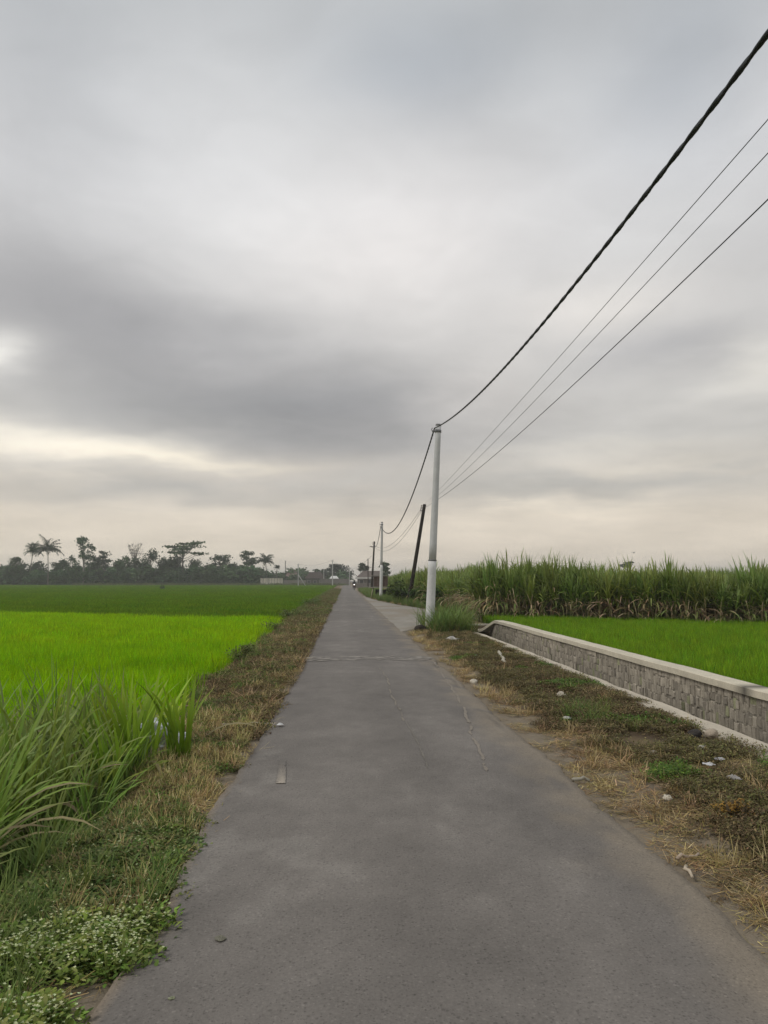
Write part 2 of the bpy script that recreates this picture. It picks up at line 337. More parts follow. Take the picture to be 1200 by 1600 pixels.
# ------------------------------------------------------------------ road, side lane, marks on the asphalt
def road_x(y, side):
    k = y * 0
    if side < 0:
        e = -.97 + .08 * sstep(5.5, 8.5, y) + .09 * sstep(8.5, 15, y) + .05 * np.sin(y * 1.9) * sstep(7, 3, y) + (fbm(y * 1.2, k + 3, 41) - .5) * .05 + (fbm(y * 6, k + 9, 42, 2) - .5) * .04
    else:
        e = 1.93 + (fbm(y * .9, k + 5, 43) - .5) * .16 + (fbm(y * 5, k + 1, 44, 2) - .5) * .06
    return e
def road_profile():
    ys = axis([(-40, 0, 20), (0, 3, 20), (3, 16, 240), (16, 40, 140), (40, 120, 90), (120, 420, 60)])
    ts = np.concatenate([[0], np.linspace(.004, .996, 46), [1]])
    xl, xr = road_x(ys, -1), road_x(ys, 1)
    X = xl[:, None] + (xr - xl)[:, None] * ts[None]; Y = np.repeat(ys[:, None], len(ts), 1)
    Z = .032 + .022 * (1 - (2 * ts[None] - 1) ** 2) + (fbm(X * 1.3, Y * .6, 51) - .5) * .012
    Z = Z - (.028 * sstep(.93, 1.0, ts))[None]; Z[:, 0] = -.03; Z[:, -1] = -.03
    x, y = X.ravel(), Y.ravel(); t = np.repeat(ts[None], len(ys), 0).ravel()
    n1 = fbm(x * .8, y * .35, 61); n2 = fbm(x * 4, y * 2.2, 62); n3 = fbm(x * 14, y * 9, 63, 2)
    c = lerp((.150, .136, .123), (.171, .155, .140), sstep(.3, .7, n1))
    c = c * (1 + (n2 - .5) * .22)[:, None] * (1 + (n3 - .5) * .2)[:, None]
    wheel = np.exp(-((t - .27) / .11) ** 2) + np.exp(-((t - .72) / .11) ** 2)
    c = c * (1 + .09 * wheel * (.6 + .8 * n1))[:, None]
    dustr = sstep(.80, 1.0, t + (n2 - .5) * .22) * .85; dustl = sstep(.03, 0, t + (n2 - .5) * .03) * .9 * sstep(8, 6, y)
    c = lerp(c, (.245, .205, .155), dustr * sstep(.25, .6, n2 + .2)); c = lerp(c, (.25, .20, .15), dustl)
    c = lerp(c, (.075, .062, .055), .75 * np.exp(-((t - .008) / .010) ** 2) * sstep(.35, .55, fbm(y * .7, y * 0, 64) + .12) * sstep(6, 8, y))
    c = lerp(c, (.08, .07, .06), .5 * np.exp(-((t - .955 + .012 * np.sin(y)) / .006) ** 2) * sstep(8, 9, y) * sstep(16, 15, y))
    c = lerp(c, (.27, .25, .225), .35 * sstep(.62, .75, n2) * sstep(.4, .7, n1))
    i, j = np.meshgrid(np.arange(len(ys) - 1), np.arange(len(ts) - 1), indexing='ij'); a = i * len(ts) + j
    f = np.stack([a, a + 1, a + len(ts) + 1, a + len(ts)], -1).reshape(-1, 4)
    return MB().add(np.stack([x, y, Z.ravel()], 1), f, c).build('road', M['road'])
struct(road_profile())
def road_z(x, y): return .032 + .022 * (1 - (2 * np.clip((x + .9) / 2.82, 0, 1) - 1) ** 2)
def lane():
    P = np.array(LANE); out = P; c = np.array([1.2, 55.0])
    n = 60; ts = np.linspace(0, 1, n); d = np.concatenate([[0], np.cumsum(np.linalg.norm(np.diff(P, axis=0), axis=1))]); d /= d[-1]
    ox, oy = np.interp(ts, d, P[:, 0]), np.interp(ts, d, P[:, 1]); k = np.linspace(0, 1, 14)
    x = 1.75 + (ox[:, None] - 1.75) * k[None]; y = np.repeat(oy[:, None], 14, 1)
    x = x + (k[None] ** 3) * (fbm(oy * 1.5, oy * 0, 71)[:, None] - .5) * .3
    z = .010 + .012 * fbm(x * .8, y * .8, 72) - .03 * (k[None] >= 1)
    i, j = np.meshgrid(np.arange(n - 1), np.arange(13), indexing='ij'); a = i * 14 + j
    f = np.stack([a, a + 1, a + 15, a + 14], -1).reshape(-1, 4)
    q = fbm(x.ravel() * 1.5, y.ravel() * .6, 73); c = lerp((.25, .23, .20), (.33, .305, .27), q); c = lerp(c, (.24, .2, .15), sstep(.5, .7, fbm(x.ravel() * .6, y.ravel() * .4, 74)) * .7)
    return MB().add(np.stack([x.ravel(), y.ravel(), z.ravel()], 1), f, c).build('side_lane', M['concrete'])
struct(lane())
def strip(mb, pts, w, col, ragged=.5, z=.005, step=.05):
    P = np.array(pts, float); d = np.concatenate([[0], np.cumsum(np.linalg.norm(np.diff(P, axis=0), axis=1))]); n = max(4, int(d[-1] / step))
    t = np.linspace(0, d[-1], n); x, y = np.interp(t, d, P[:, 0]), np.interp(t, d, P[:, 1])
    s = rng.integers(1000); x = x + (fbm(t * 3, t * 0, s) - .5) * w * 2.2; y = y + (fbm(t * 3, t * 0 + 7, s) - .5) * w * 2.2
    tx, ty = np.gradient(x), np.gradient(y); l = np.hypot(tx, ty) + 1e-9; nx, ny = -ty / l, tx / l
    ww = w * (1 - ragged + 2 * ragged * fbm(t * 9, t * 0 + 2, s + 5)); ww = np.where(fbm(t * 5, t * 0 + 4, s + 9) < (.36 if w < .1 else .5), 0.002, ww); ww[0] = ww[-1] = .002
    V = np.stack([np.stack([x - nx * ww / 2, y - ny * ww / 2], 1), np.stack([x + nx * ww / 2, y + ny * ww / 2], 1)], 1)
    V = np.concatenate([V, (road_z(V[..., 0], V[..., 1]) + z)[..., None]], -1).reshape(-1, 3)
    i = np.arange(n - 1) * 2; mb.add(V, np.stack([i, i + 1, i + 3, i + 2], 1), np.array(col))
pale = (.235, .215, .19)
def marks():
    g = lambda px, py: at(px, py, (CAM_H - .05) * F / (py - 907))[:2]
    b = MB()
    for k in range(9): strip(b, [g(480, 1023 + k * .8), g(560, 1024 + k * .8), g(674, 1023 + k * .8)], .11, np.array(pale) * random.uniform(.85, 1.25), 1.0, z=.004 + k * .0004)
    strip(b, [g(575, 1013), g(640, 1014)], .05, (.26, .24, .215), .8)
    struct(b.build('cross_crack', M['road']))
    b = MB()
    strip(b, [g(594, 1042), g(606, 1060), g(612, 1085), g(622, 1100), g(633, 1123)], .025, (.215, .19, .16), .6); struct(b.build('long_crack', M['road']))
    b = MB()
    strip(b, [g(678, 1032), g(714, 1083), g(728, 1110), g(736, 1140), g(752, 1172), g(762, 1200)], .03, (.24, .21, .175), .6); struct(b.build('edge_crack', M['road']))
    b = MB(); strip(b, [g(633, 1123), g(650, 1150), g(672, 1200)], .014, (.185, .168, .146), .6); struct(b.build('hairline_crack', M['road']))
    b = MB()
    # worn pale paint patch
    q = [g(431, 1212), g(447, 1212), g(447, 1180), g(437, 1178)]
    n, mm = 30, 10; U, V_ = np.meshgrid(np.linspace(0, 1, mm), np.linspace(0, 1, n)); u, v = U.ravel(), V_.ravel()
    q = np.array(q); pts = (q[0] * ((1 - u) * (1 - v))[:, None] + q[1] * (u * (1 - v))[:, None] + q[2] * (u * v)[:, None] + q[3] * ((1 - u) * v)[:, None])
    pts = pts + rng.normal(size=pts.shape) * .003
    i, j = np.meshgrid(np.arange(n - 1), np.arange(mm - 1), indexing='ij'); a = (i * mm + j).ravel()
    f = np.stack([a, a + 1, a + mm + 1, a + mm], -1); w_ = np.clip((1 - v) ** 1.4 * (.75 + .6 * fbm(u * 3, v * 6, 640)) * np.sin(math.pi * np.clip(u, .06, .94)) ** .5, 0, 1)
    b.add(np.concatenate([pts, (road_z(pts[:, 0], pts[:, 1]) + .005)[:, None]], 1), f, lerp((.160, .146, .132), (.36, .315, .26), w_)); struct(b.build('worn_paint', M['road'], smooth=True))
marks()

# ------------------------------------------------------------------ irrigation canal: kerb, masonry wall with coping, water
def canal():
    ys = axis([(-3, 3, 6), (3, 26, 100)])
    e = lambda s: (fbm(ys * 1.4, ys * 0, s) - .5)
    xl = 3.93 + e(81) * .05 - .10 * sstep(22, 26, ys); xr = 4.30 + e(82) * .03 - .10 * sstep(22, 26, ys); zt = .05 + e(83) * .03
    V = np.stack([np.stack([x, ys, z], 1) for x, z in ((xl, zt - .9), (xl - .0, zt - .015), (xl + .02, zt), (xr - .02, zt), (xr, zt - .02), (xr, zt - 1.0))], 1)
    n = len(ys); i, j = np.meshgrid(np.arange(n - 1), np.arange(5), indexing='ij'); a = i * 6 + j
    f = np.stack([a, a + 6, a + 7, a + 1], -1).reshape(-1, 4)
    q = fbm(np.repeat(ys, 6) * 2, np.tile(np.arange(6), n), 84); c = lerp((.40, .35, .28), (.58, .52, .42), q)
    b = MB().add(V.reshape(-1, 3), f, c); b.f.append((np.array([[0, 1, 2, 3, 4, 5]]), 0)); b.f.append((np.array([[(n - 1) * 6 + k for k in range(5, -1, -1)]]), 0))
    o = b.build('canal_kerb', M['concrete'], smooth=False)
    tag(o, 'long low pale concrete kerb along the near bank of the roadside canal', 'kerb')
    root = empty('canal_wall', (5.4, 15, -.95)); tag(root, 'grey rough stone masonry wall with pale concrete coping on the far side of the canal', 'wall')
    O = np.array([5.4, 15, -.95]); b = MB()
    top = lambda y: .176 - .40 * sstep(27.6, 29.0, y)
    b.box(np.array([5.52, 12.4, -.43]) - O, (.18, 30.8, 1.03), (.21, .19, .155))                       # mortar core
    yy0 = -3.0
    zrows = [-.93, -.74, -.57, -.40, -.24, -.09, .05, .185]
    for r in range(len(zrows) - 1):
        y = yy0
        while y < 28.9:
            w = random.uniform(.05, .12) * (1.3 if r == 2 else 1); z0, z1 = zrows[r] + random.uniform(-.03, .03), min(zrows[r + 1] + random.uniform(-.03, .03), .172)
            z1 = min(z1, top(y) - .004)
            if z1 - z0 > .04:
                d = random.uniform(.004, .018); g = .003; k = random.gauss(1, .15); x0 = 5.4275
                a_, b_, c_, e_ = y + g, y + w - g, z0 + g * .7, z1 - g * .7; ins = random.uniform(.006, .018)
                vv = [(x0, a_, c_), (x0, b_, c_), (x0, b_, e_), (x0, a_, e_)] + [(x0 - d + random.uniform(-.005, .005), p + random.uniform(-.011, .011), q + random.uniform(-.018, .018)) for p, q in ((a_ + ins, c_ + ins), (b_ - ins, c_ + ins), (b_ - ins, e_ - ins), (a_ + ins, e_ - ins))]
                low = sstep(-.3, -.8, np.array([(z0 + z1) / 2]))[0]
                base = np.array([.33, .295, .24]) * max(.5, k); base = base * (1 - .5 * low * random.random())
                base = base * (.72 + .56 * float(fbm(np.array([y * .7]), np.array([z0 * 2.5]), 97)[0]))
                if random.random() < .06: base *= .6
                if random.random() < .05: base = base * np.array([.82, .92, .7])
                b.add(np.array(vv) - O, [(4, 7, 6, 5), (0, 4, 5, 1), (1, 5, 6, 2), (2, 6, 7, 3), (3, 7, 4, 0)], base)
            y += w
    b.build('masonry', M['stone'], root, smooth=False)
    b = MB(); ys = axis([(-3, 27.4, 110), (27.4, 29.2, 10)]); n = len(ys); dz = top(ys) - .176
    zt = .28 + (fbm(ys * .8, ys * 0, 91) - .5) * .025 + dz; dx = (fbm(ys * 1.1, ys * 0, 92) - .5) * .025 - .38 * sstep(27.6, 29.2, ys)
    V = np.stack([np.stack([x + dx, ys, z], 1) for x, z in ((5.375, zt - .105), (5.37, zt - .012), (5.39, zt), (5.66, zt), (5.68, zt - .012), (5.68, zt - .108))], 1)
    i, j = np.meshgrid(np.arange(n - 1), np.arange(6), indexing='ij'); a = i * 6; f = np.stack([a + j, a + 6 + j, a + 6 + (j + 1) % 6, a + (j + 1) % 6], -1).reshape(-1, 4)
    q = fbm(np.repeat(ys, 6) * 1.5, np.tile(np.arange(6), n) * .8, 93); c = lerp((.48, .435, .345), (.68, .625, .50), q)
    c[np.abs(np.repeat(ys, 6) - 10.35) < .16] = (.13, .12, .10)
    b.add(V.reshape(-1, 3) - O, f, c); b.f.append((np.array([list(range(5, -1, -1)), [(n - 1) * 6 + k for k in range(6)]]), 0))
    b.build('coping', M['concrete'], root, smooth=False)
    MB().box(np.array([4.72, 29.32, -.46]) - O, (1.9, .3, 1.02), (.36, .33, .27), bev=.02).build('headwall', M['concrete'], root, smooth=False)
    wv = np.array([(4.2, -3, -.82), (5.43, -3, -.82), (5.43, 29, -.82), (4.2, 29, -.82)])
    struct(MB().add(wv, [(0, 1, 2, 3)], (.03, .03, .02)).build('canal_water', wat))
canal()

# ------------------------------------------------------------------ instanced ground cover (kind = stuff)
def scatter(name, srcs, P, rz, sc, tilt=None, label=None, cat=None, parent=None):
    """one object: points carrying rotation, scale and variant, with the variants instanced on them"""
    n = len(P); me = bpy.data.meshes.new(name); me.vertices.add(n); me.vertices.foreach_set('co', np.asarray(P, np.float32).ravel())
    rot = np.zeros((n, 3), np.float32); rot[:, 2] = rz
    if tilt is not None: rot[:, 0] = tilt[0]; rot[:, 1] = tilt[1]
    sc = np.asarray(sc, np.float32); sc = np.repeat(sc[:, None], 3, 1) if sc.ndim == 1 else sc
    a = me.attributes.new('rot', 'FLOAT_VECTOR', 'POINT'); a.data.foreach_set('vector', rot.ravel())
    a = me.attributes.new('scl', 'FLOAT_VECTOR', 'POINT'); a.data.foreach_set('vector', sc.ravel())
    a = me.attributes.new('vid', 'INT', 'POINT'); a.data.foreach_set('value', rng.integers(0, len(srcs), n).astype(np.int32))
    o = bpy.data.objects.new(name, me); COL.objects.link(o)
    g = bpy.data.node_groups.new(name, 'GeometryNodeTree')
    g.interface.new_socket('Geometry', in_out='INPUT', socket_type='NodeSocketGeometry'); g.interface.new_socket('Geometry', in_out='OUTPUT', socket_type='NodeSocketGeometry')
    gi, go = nd('NodeGroupInput', g), nd('NodeGroupOutput', g); j = nd('GeometryNodeJoinGeometry', g); L = g.links
    def at_(nm, ty): q = nd('GeometryNodeInputNamedAttribute', g, data_type=ty); q.inputs['Name'].default_value = nm; return q.outputs['Attribute']
    pt = nd('GeometryNodeMeshToPoints', g); L.new(gi.outputs[0], pt.inputs[0])
    r_, s_, v_ = at_('rot', 'FLOAT_VECTOR'), at_('scl', 'FLOAT_VECTOR'), at_('vid', 'INT')
    for k, src in enumerate(srcs):
        oi = nd('GeometryNodeObjectInfo', g); oi.inputs['Object'].default_value = src; oi.inputs['As Instance'].default_value = True
        cmp = nd('FunctionNodeCompare', g, data_type='INT', operation='EQUAL'); L.new(v_, cmp.inputs[2]); cmp.inputs[3].default_value = k
        ip = nd('GeometryNodeInstanceOnPoints', g)
        L.new(pt.outputs[0], ip.inputs['Points']); L.new(cmp.outputs[0], ip.inputs['Selection']); L.new(oi.outputs['Geometry'], ip.inputs['Instance'])
        L.new(r_, ip.inputs['Rotation']); L.new(s_, ip.inputs['Scale']); L.new(ip.outputs[0], j.inputs[0])
    L.new(j.outputs[0], go.inputs[0])
    md = o.modifiers.new('scatter', 'NODES'); md.node_group = g
    o['kind'] = 'stuff'
    if label: o['label'] = label
    if cat: o['category'] = cat
    return o
def infr(P, mx=260, my=400):
    px, py, z = proj(P); return (z > .8) & (px > -mx - 2500 / np.maximum(z, 1)) & (px < 1200 + mx + 2500 / np.maximum(z, 1)) & (py < 1600 + my + 300)
def pts(x0, x1, y0, y1, dens):
    n = int((x1 - x0) * (y1 - y0) * dens); return np.stack([rng.uniform(x0, x1, n), rng.uniform(y0, y1, n)], 1)
def zed(p): return np.concatenate([p, gz(p[:, 0], p[:, 1])[:, None]], 1)
U = lambda a, b, n: rng.uniform(a, b, n)
TAU = 2 * math.pi
def disc(n, r): a, q = U(0, TAU, n), r * np.sqrt(U(0, 1, n)); return np.stack([q * np.cos(a), q * np.sin(a), np.zeros(n)], 1)

# rice
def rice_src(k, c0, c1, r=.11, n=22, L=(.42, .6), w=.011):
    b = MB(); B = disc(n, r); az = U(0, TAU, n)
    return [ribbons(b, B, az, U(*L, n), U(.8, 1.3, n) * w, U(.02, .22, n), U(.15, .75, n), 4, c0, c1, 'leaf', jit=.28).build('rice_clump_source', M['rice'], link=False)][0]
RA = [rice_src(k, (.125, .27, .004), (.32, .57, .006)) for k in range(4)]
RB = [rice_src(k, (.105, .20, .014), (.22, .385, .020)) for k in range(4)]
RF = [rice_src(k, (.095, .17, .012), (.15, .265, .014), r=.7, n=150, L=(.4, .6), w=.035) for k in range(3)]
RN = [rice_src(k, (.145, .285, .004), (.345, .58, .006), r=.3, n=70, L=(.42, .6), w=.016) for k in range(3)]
def rice():
    out = []
    for y0, y1, dn in ((5.5, 12, 95), (12, 20, 70)):
        p = pts(-.62 * y1 - 4, -1.6, y0, y1, dn); p = p[p[:, 0] < left_edge(p[:, 1]) - .26 + .07 * rng.normal(size=len(p))]; P = zed(p); out.append(P[infr(P)])
    P = np.concatenate(out); keep = ~((P[:, 1] < 9.2) & (P[:, 0] > -3.3 - .25 * (P[:, 1] - 6))); P = P[keep]; n = len(P)
    s = (.86 + .35 * fbm(P[:, 0] * .5, P[:, 1] * .5, 101)) * U(.9, 1.1, n)
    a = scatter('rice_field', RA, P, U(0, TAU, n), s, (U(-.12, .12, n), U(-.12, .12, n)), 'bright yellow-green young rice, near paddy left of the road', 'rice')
    p = pts(-40, -2, 20, 42.5, 18); p = p[p[:, 0] < left_edge(p[:, 1]) - .36]; p = p[p[:, 1] < 33 + .5 * np.clip(-p[:, 0] - 2.8, 0, 18) + (fbm(p[:, 0] * .4, p[:, 1] * .4, 7) - .5) * 3 + rng.normal(size=len(p)) * .5]; P = zed(p); P = P[infr(P)]; n = len(P)
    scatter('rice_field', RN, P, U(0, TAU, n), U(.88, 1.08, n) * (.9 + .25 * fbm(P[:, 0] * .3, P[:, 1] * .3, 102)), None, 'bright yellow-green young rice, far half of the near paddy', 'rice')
    out = []
    for y0, y1, dn in ((33, 80, 3.6), (80, 150, 1.6), (150, 300, .9)):
        p = pts(-.55 * y1 - 8, -2, y0, y1, dn); p = p[p[:, 0] < left_edge(p[:, 1]) - .9]; p = p[p[:, 1] > 33.3 + .5 * np.clip(-p[:, 0] - 2.8, 0, 18) + rng.normal(size=len(p)) * .6]; P = zed(p); out.append(P[infr(P, 100)])
    P = np.concatenate(out); n = len(P); band = .86 + .22 * fbm(P[:, 0] * .02, P[:, 1] * .09, 103)
    gap = ((np.abs(P[:, 1] - 73 + .05 * P[:, 0]) < 1.3) & (P[:, 0] < -24)) | (np.abs(P[:, 1] - 135) < 1.2); P, band = P[~gap], band[~gap]; n = len(P)
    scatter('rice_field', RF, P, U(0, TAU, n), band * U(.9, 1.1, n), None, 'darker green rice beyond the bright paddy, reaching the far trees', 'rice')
    p = np.concatenate([pts(5.75, 24, 4, 18, 80), pts(5.75, 30, 18, 34, 60)]); p = p[p[:, 1] < np.interp(p[:, 0], [5.4, 6.5, 14.5, 30], [33.0, 31.6, 26.8, 20.0])]; P = zed(p); P = P[infr(P)]; n = len(P)
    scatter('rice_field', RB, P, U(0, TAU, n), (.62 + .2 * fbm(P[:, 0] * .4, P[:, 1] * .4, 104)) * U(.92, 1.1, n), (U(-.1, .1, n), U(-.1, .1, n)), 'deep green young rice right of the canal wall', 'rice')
rice()

# verge plants
STRAW = np.array([(.52, .42, .20), (.62, .52, .30), (.43, .33, .15), (.34, .24, .115), (.46, .42, .16)])
def pick(cols, n): return np.asarray(cols)[rng.integers(0, len(cols), n)]
def dry_tuft(flat): 
    n = 34; b = MB(); c = pick(STRAW, n)
    ribbons(b, disc(n, .07), U(0, TAU, n), U(.07, .2, n), U(.003, .006, n), U(.5, 1.35, n) if flat else U(.1, .9, n), U(.1, .9, n), 3, c, c * 1.15, 'leaf'); return b.build('dry_grass_source', M['straw'], link=False)
def litter(cols):
    n = 30; b = MB(); B = disc(n, .16); B[:, 2] = U(.004, .02, n); c = pick(cols, n)
    ribbons(b, B, U(0, TAU, n), U(.05, .19, n), U(.003, .010, n), U(1.45, 1.6, n), U(-.15, .15, n), 2, c, c, 'strap', jit=.25); return b.build('straw_litter_source', M['straw'], link=False)
def cover(cols, r=.13, n=110, h=(.02, .09), lw=(.012, .022), flower=0, fcol=(.62, .66, .42), stems=True, mt='leaf'):
    b = MB(); B = disc(n, r); B[:, 2] = U(*h, n) * (1 - .5 * (np.hypot(B[:, 0], B[:, 1]) / r) ** 2); c = pick(cols, n)
    ribbons(b, B, U(0, TAU, n), U(1.2, 2.2, n) * U(*lw, n), U(*lw, n), U(.5, 1.5, n), U(.1, .8, n), 3, c, c * 1.1, 'oval', jit=.2)
    if stems:
        k = n // 6; ribbons(b, disc(k, r * .8), U(0, TAU, k), U(.05, h[1] * 1.35, k), .003, U(.1, .9, k), U(0, .6, k), 3, pick(cols, k) * .8, None, 'strap')
    if flower:
        F_ = disc(flower, r * .95); F_[:, 2] = h[1] * U(.85, 1.25, flower)
        for q in range(5): ribbons(b, F_, q * TAU / 5 + U(0, .5, flower), .008, .006, U(.7, 1.3, flower), .2, 2, np.array(fcol), None, 'oval')
    return b.build('ground_cover_source', M[mt], link=False)
G1 = [(.18, .265, .045), (.235, .32, .06), (.14, .205, .04), (.29, .33, .10)]
G2 = [(.11, .165, .04), (.15, .205, .05), (.085, .13, .035), (.20, .21, .08)]
OL = [(.19, .165, .065), (.135, .125, .045), (.25, .195, .09), (.11, .09, .045), (.17, .175, .055)]
BR = [(.15, .11, .06), (.10, .075, .042), (.22, .155, .085), (.10, .095, .04)]
dry = [dry_tuft(False), dry_tuft(False), dry_tuft(True), dry_tuft(True)]
flatdry = dry[2:] + [dry_tuft(True)]
STRAW = STRAW * np.array([.86, .79, .78]); dryb = [dry_tuft(True), dry_tuft(True), dry_tuft(False)]
lit = [litter(STRAW * np.array([.98, .97, .95])) for _ in range(3)]
litb = [litter(STRAW * .58) for _ in range(3)]
cov1 = [cover(G1, flower=9, fcol=(.66, .70, .42)) for _ in range(3)]; cov2 = [cover(G2, h=(.01, .06), flower=1, fcol=(.50, .55, .30)) for _ in range(3)]
covo = [cover(OL, h=(.01, .085), lw=(.008, .018)) for _ in range(3)]; covb = [cover(BR, h=(.01, .07), lw=(.008, .016), mt='straw') for _ in range(3)]
covg = [cover([(.11, .19, .03), (.14, .22, .035), (.085, .15, .025)], h=(.02, .10)) for _ in range(2)]
def gtuft(L=(.15, .4), w=.008, n=40, r=.09, c0=(.09, .145, .03), c1=(.19, .26, .07)):
    b = MB(); ribbons(b, disc(n, r), U(0, TAU, n), U(*L, n), U(.7, 1.3, n) * w, U(.05, .5, n), U(.2, 1.1, n), 4, c0, c1); return b.build('green_grass_source', M['leaf'], link=False)
gt = [gtuft() for _ in range(3)]
def put(name, srcs, x0, x1, y0, y1, dens, mask, s=(.7, 1.2), lab=None, cat='ground cover', grow=0.0):
    p = pts(x0, x1, y0, y1, dens); p = p[rng.random(len(p)) < np.clip(mask(p[:, 0], p[:, 1]), 0, 1)]; P = zed(p); P = P[infr(P)]; n = len(P)
    if n < 2: return
    scatter(name, srcs, P, U(0, TAU, n), U(*s, n) * (1 + grow * (P[:, 1] - y0)), (U(-.15, .15, n), U(-.15, .15, n)), lab, cat)
inl = lambda x, y: sstep(-.97, -1.16, x + .12 * (fbm(y * 2.2, x * 2.2, 201) - .5) * 4) * sstep(-.35, -.05, x - left_edge(y))
nA = lambda x, y, s, f=1.6: fbm(x * f, y * f, s)
put('flowering_ground_cover', cov1, -2.6, -.9, 2.0, 4.1, 330, lambda x, y: inl(x, y) * sstep(4.15, 3.6, y + (nA(x, y, 202) - .5) * 1.5) * sstep(.40, .52, nA(x, y, 203, 2.4) + .10), (.75, 1.25), 'bright green low cover with tiny white flowers, lower left verge')
put('green_ground_cover', cov2, -2.6, -.9, 3.6, 6.4, 330, lambda x, y: inl(x, y) * sstep(6.1, 5.2, y + (nA(x, y, 204) - .5) * 1.4 + .4 * (x + 1)) * sstep(.33, .5, nA(x, y, 205) + .05), (.7, 1.15), 'dark green low weeds on the left verge beside the tall grass')
put('dry_grass', dry, -2.9, -.9, 3.8, 10, 190, lambda x, y: inl(x, y) * (.3 + .7 * sstep(4.9, 5.9, y)) * sstep(.3, .5, nA(x, y, 206) + .14 * sstep(4.6, 5.6, y)), (.6, 1.1), 'straw coloured dry grass along the left verge', 'grass')
put('mixed_weeds', covo + covg[:1] + cov2[:1], -2.9, -.9, 4.8, 16, 130, lambda x, y: inl(x, y) * sstep(.3, .5, nA(x, y, 207)), (.5, 1.0), 'olive weeds among dry grass along the left verge', 'weeds')
put('stray_grass', gt[:2] + dry[:2], -2.6, -.95, 2.0, 6, 40, lambda x, y: inl(x, y) * sstep(.4, .6, nA(x, y, 211)), (.35, .8), 'thin grass blades standing through the low cover, lower left verge', 'grass')
put('straw_litter', lit, -2.6, -.85, 2.2, 14, 60, lambda x, y: sstep(-.92, -1.02, x) * inl(x - .15, y) * sstep(.35, .55, nA(x, y, 208, 2.2)), (.6, 1.2), 'loose pale straw scattered on the left verge', 'straw')
put('cut_grass', litb + dryb[:2] + covb[:2] + covo[:1], -3.0, -.8, 8.5, 34, 80, lambda x, y: sstep(-.84, -.95, x) * sstep(-.35, -.05, x - left_edge(y)), (.8, 1.4), 'brown mown grass further along the left verge', 'grass', .01)
put('verge_weeds', covo + cov2 + covg[:1] + flatdry[:1], -3.4, -.8, 15, 130, 30, lambda x, y: sstep(-.95, -1.3, x - .15 * np.sin(y)) * sstep(-.5, -.2, x - left_edge(y)) * sstep(.36, .5, nA(x, y, 209, .5) + .2 * sstep(-1.2, -2.3, x)), (.7, 1.5), 'scruffy green weeds along the distant left verge', 'weeds')
put('verge_grass', flatdry[:1] + covo + litb[:2] + cov2[:1], -3.4, -.8, 30, 150, 16, lambda x, y: sstep(-.85, -.95, x) * sstep(-.5, -.2, x - left_edge(y)), (1.2, 2.6), 'dry grass along the distant left verge', 'grass')
put('bank_grass', gt + cov2[:1], -4.2, -1.5, 8.5, 130, 22, lambda x, y: np.exp(-((x - left_edge(y) + .12) / .28) ** 2) * sstep(.38, .55, nA(x, y, 210, .7)), (.45, .95), 'green grass tufts on the bank between verge and rice', 'grass', .004)
# right verge
inr = lambda x, y: sstep(2.05, 2.5, x + .35 * (nA(x, y, 301, 1.2) - .5) * 2) * sstep(4.15, 4.0, x + .2 * (nA(x, y, 302, 2) - .5)) * sstep(27.5, 25.5, y)
put('olive_weeds', covo, 2.0, 4.2, 3.0, 26, 170, lambda x, y: inr(x - .3, y) * sstep(.36, .52, nA(x, y, 303)), (.55, 1.15), 'olive green weeds covering the right verge beside the kerb', 'weeds')
put('brown_weeds', covb, 2.0, 4.2, 3.0, 24, 190, lambda x, y: inr(x - .22, y) * sstep(.36, .5, nA(x, y, 304, 1.1)), (.6, 1.2), 'withered brown weeds on the right verge', 'weeds')
put('bright_weeds', covg, 2.3, 4.1, 6.5, 20, 80, lambda x, y: inr(x - .3, y) * sstep(.64, .72, nA(x, y, 305, .9)), (.6, 1.1), 'patches of fresh green weeds on the right verge', 'weeds')
put('green_patch', covg + gt[:1], 2.6, 3.5, 8.4, 10.4, 60, lambda x, y: np.exp(-((x - 3.0) / .32) ** 2 - ((y - 9.4) / .6) ** 2), (.5, .9), 'fresh green grass patch on the right verge', 'grass')
put('verge_straw', dryb + lit + litb, 1.9, 4.1, 2.4, 26, 105, lambda x, y: sstep(1.98, 2.2, x + .15 * (nA(x, y, 306, 1.5) - .5) * 2) * sstep(4.05, 3.9, x) * (.25 + .75 * sstep(3.0, 2.3, x)) * sstep(.32, .5, nA(x, y, 307)), (.55, 1.15), 'straw coloured dry grass along the right road edge', 'grass')
put('straw_litter', lit, 1.8, 3.0, 2.2, 14, 60, lambda x, y: sstep(1.85, 2.05, x) * sstep(2.9, 2.3, x) * sstep(.36, .52, nA(x, y, 308, 2)), (.4, .95), 'loose pale straw scattered along the right road edge', 'straw')
put('grit', litb, 1.5, 2.3, 2.2, 14, 30, lambda x, y: .6 + 0 * x, (.3, .5), 'dark plant scraps on the dusty right road edge', 'debris')
put('wild_grass', gt + dry[:2], 2.9, 4.4, 24.5, 36, 34, lambda x, y: sstep(2.6 + .0 * x, 3.1, x) * (1 - sstep(28.2, 29.2, y - (x - 3) * .9)) * sstep(4.35 , 4.0, x), (1.4, 3.2), 'tall wild grass round the foot of the nearest pole', 'grass')
put('lane_grass', gt + flatdry, 2.2, 6, 44, 130, 8, lambda x, y: (x > np.interp(y, [44, 45.5, 53, 63, 78, 86, 130], [5.3, 5.0, 3.9, 2.9, 2.2, 2.0, 2.0])).astype(float), (1.3, 2.4), 'grass along the far side of the side lane', 'grass')

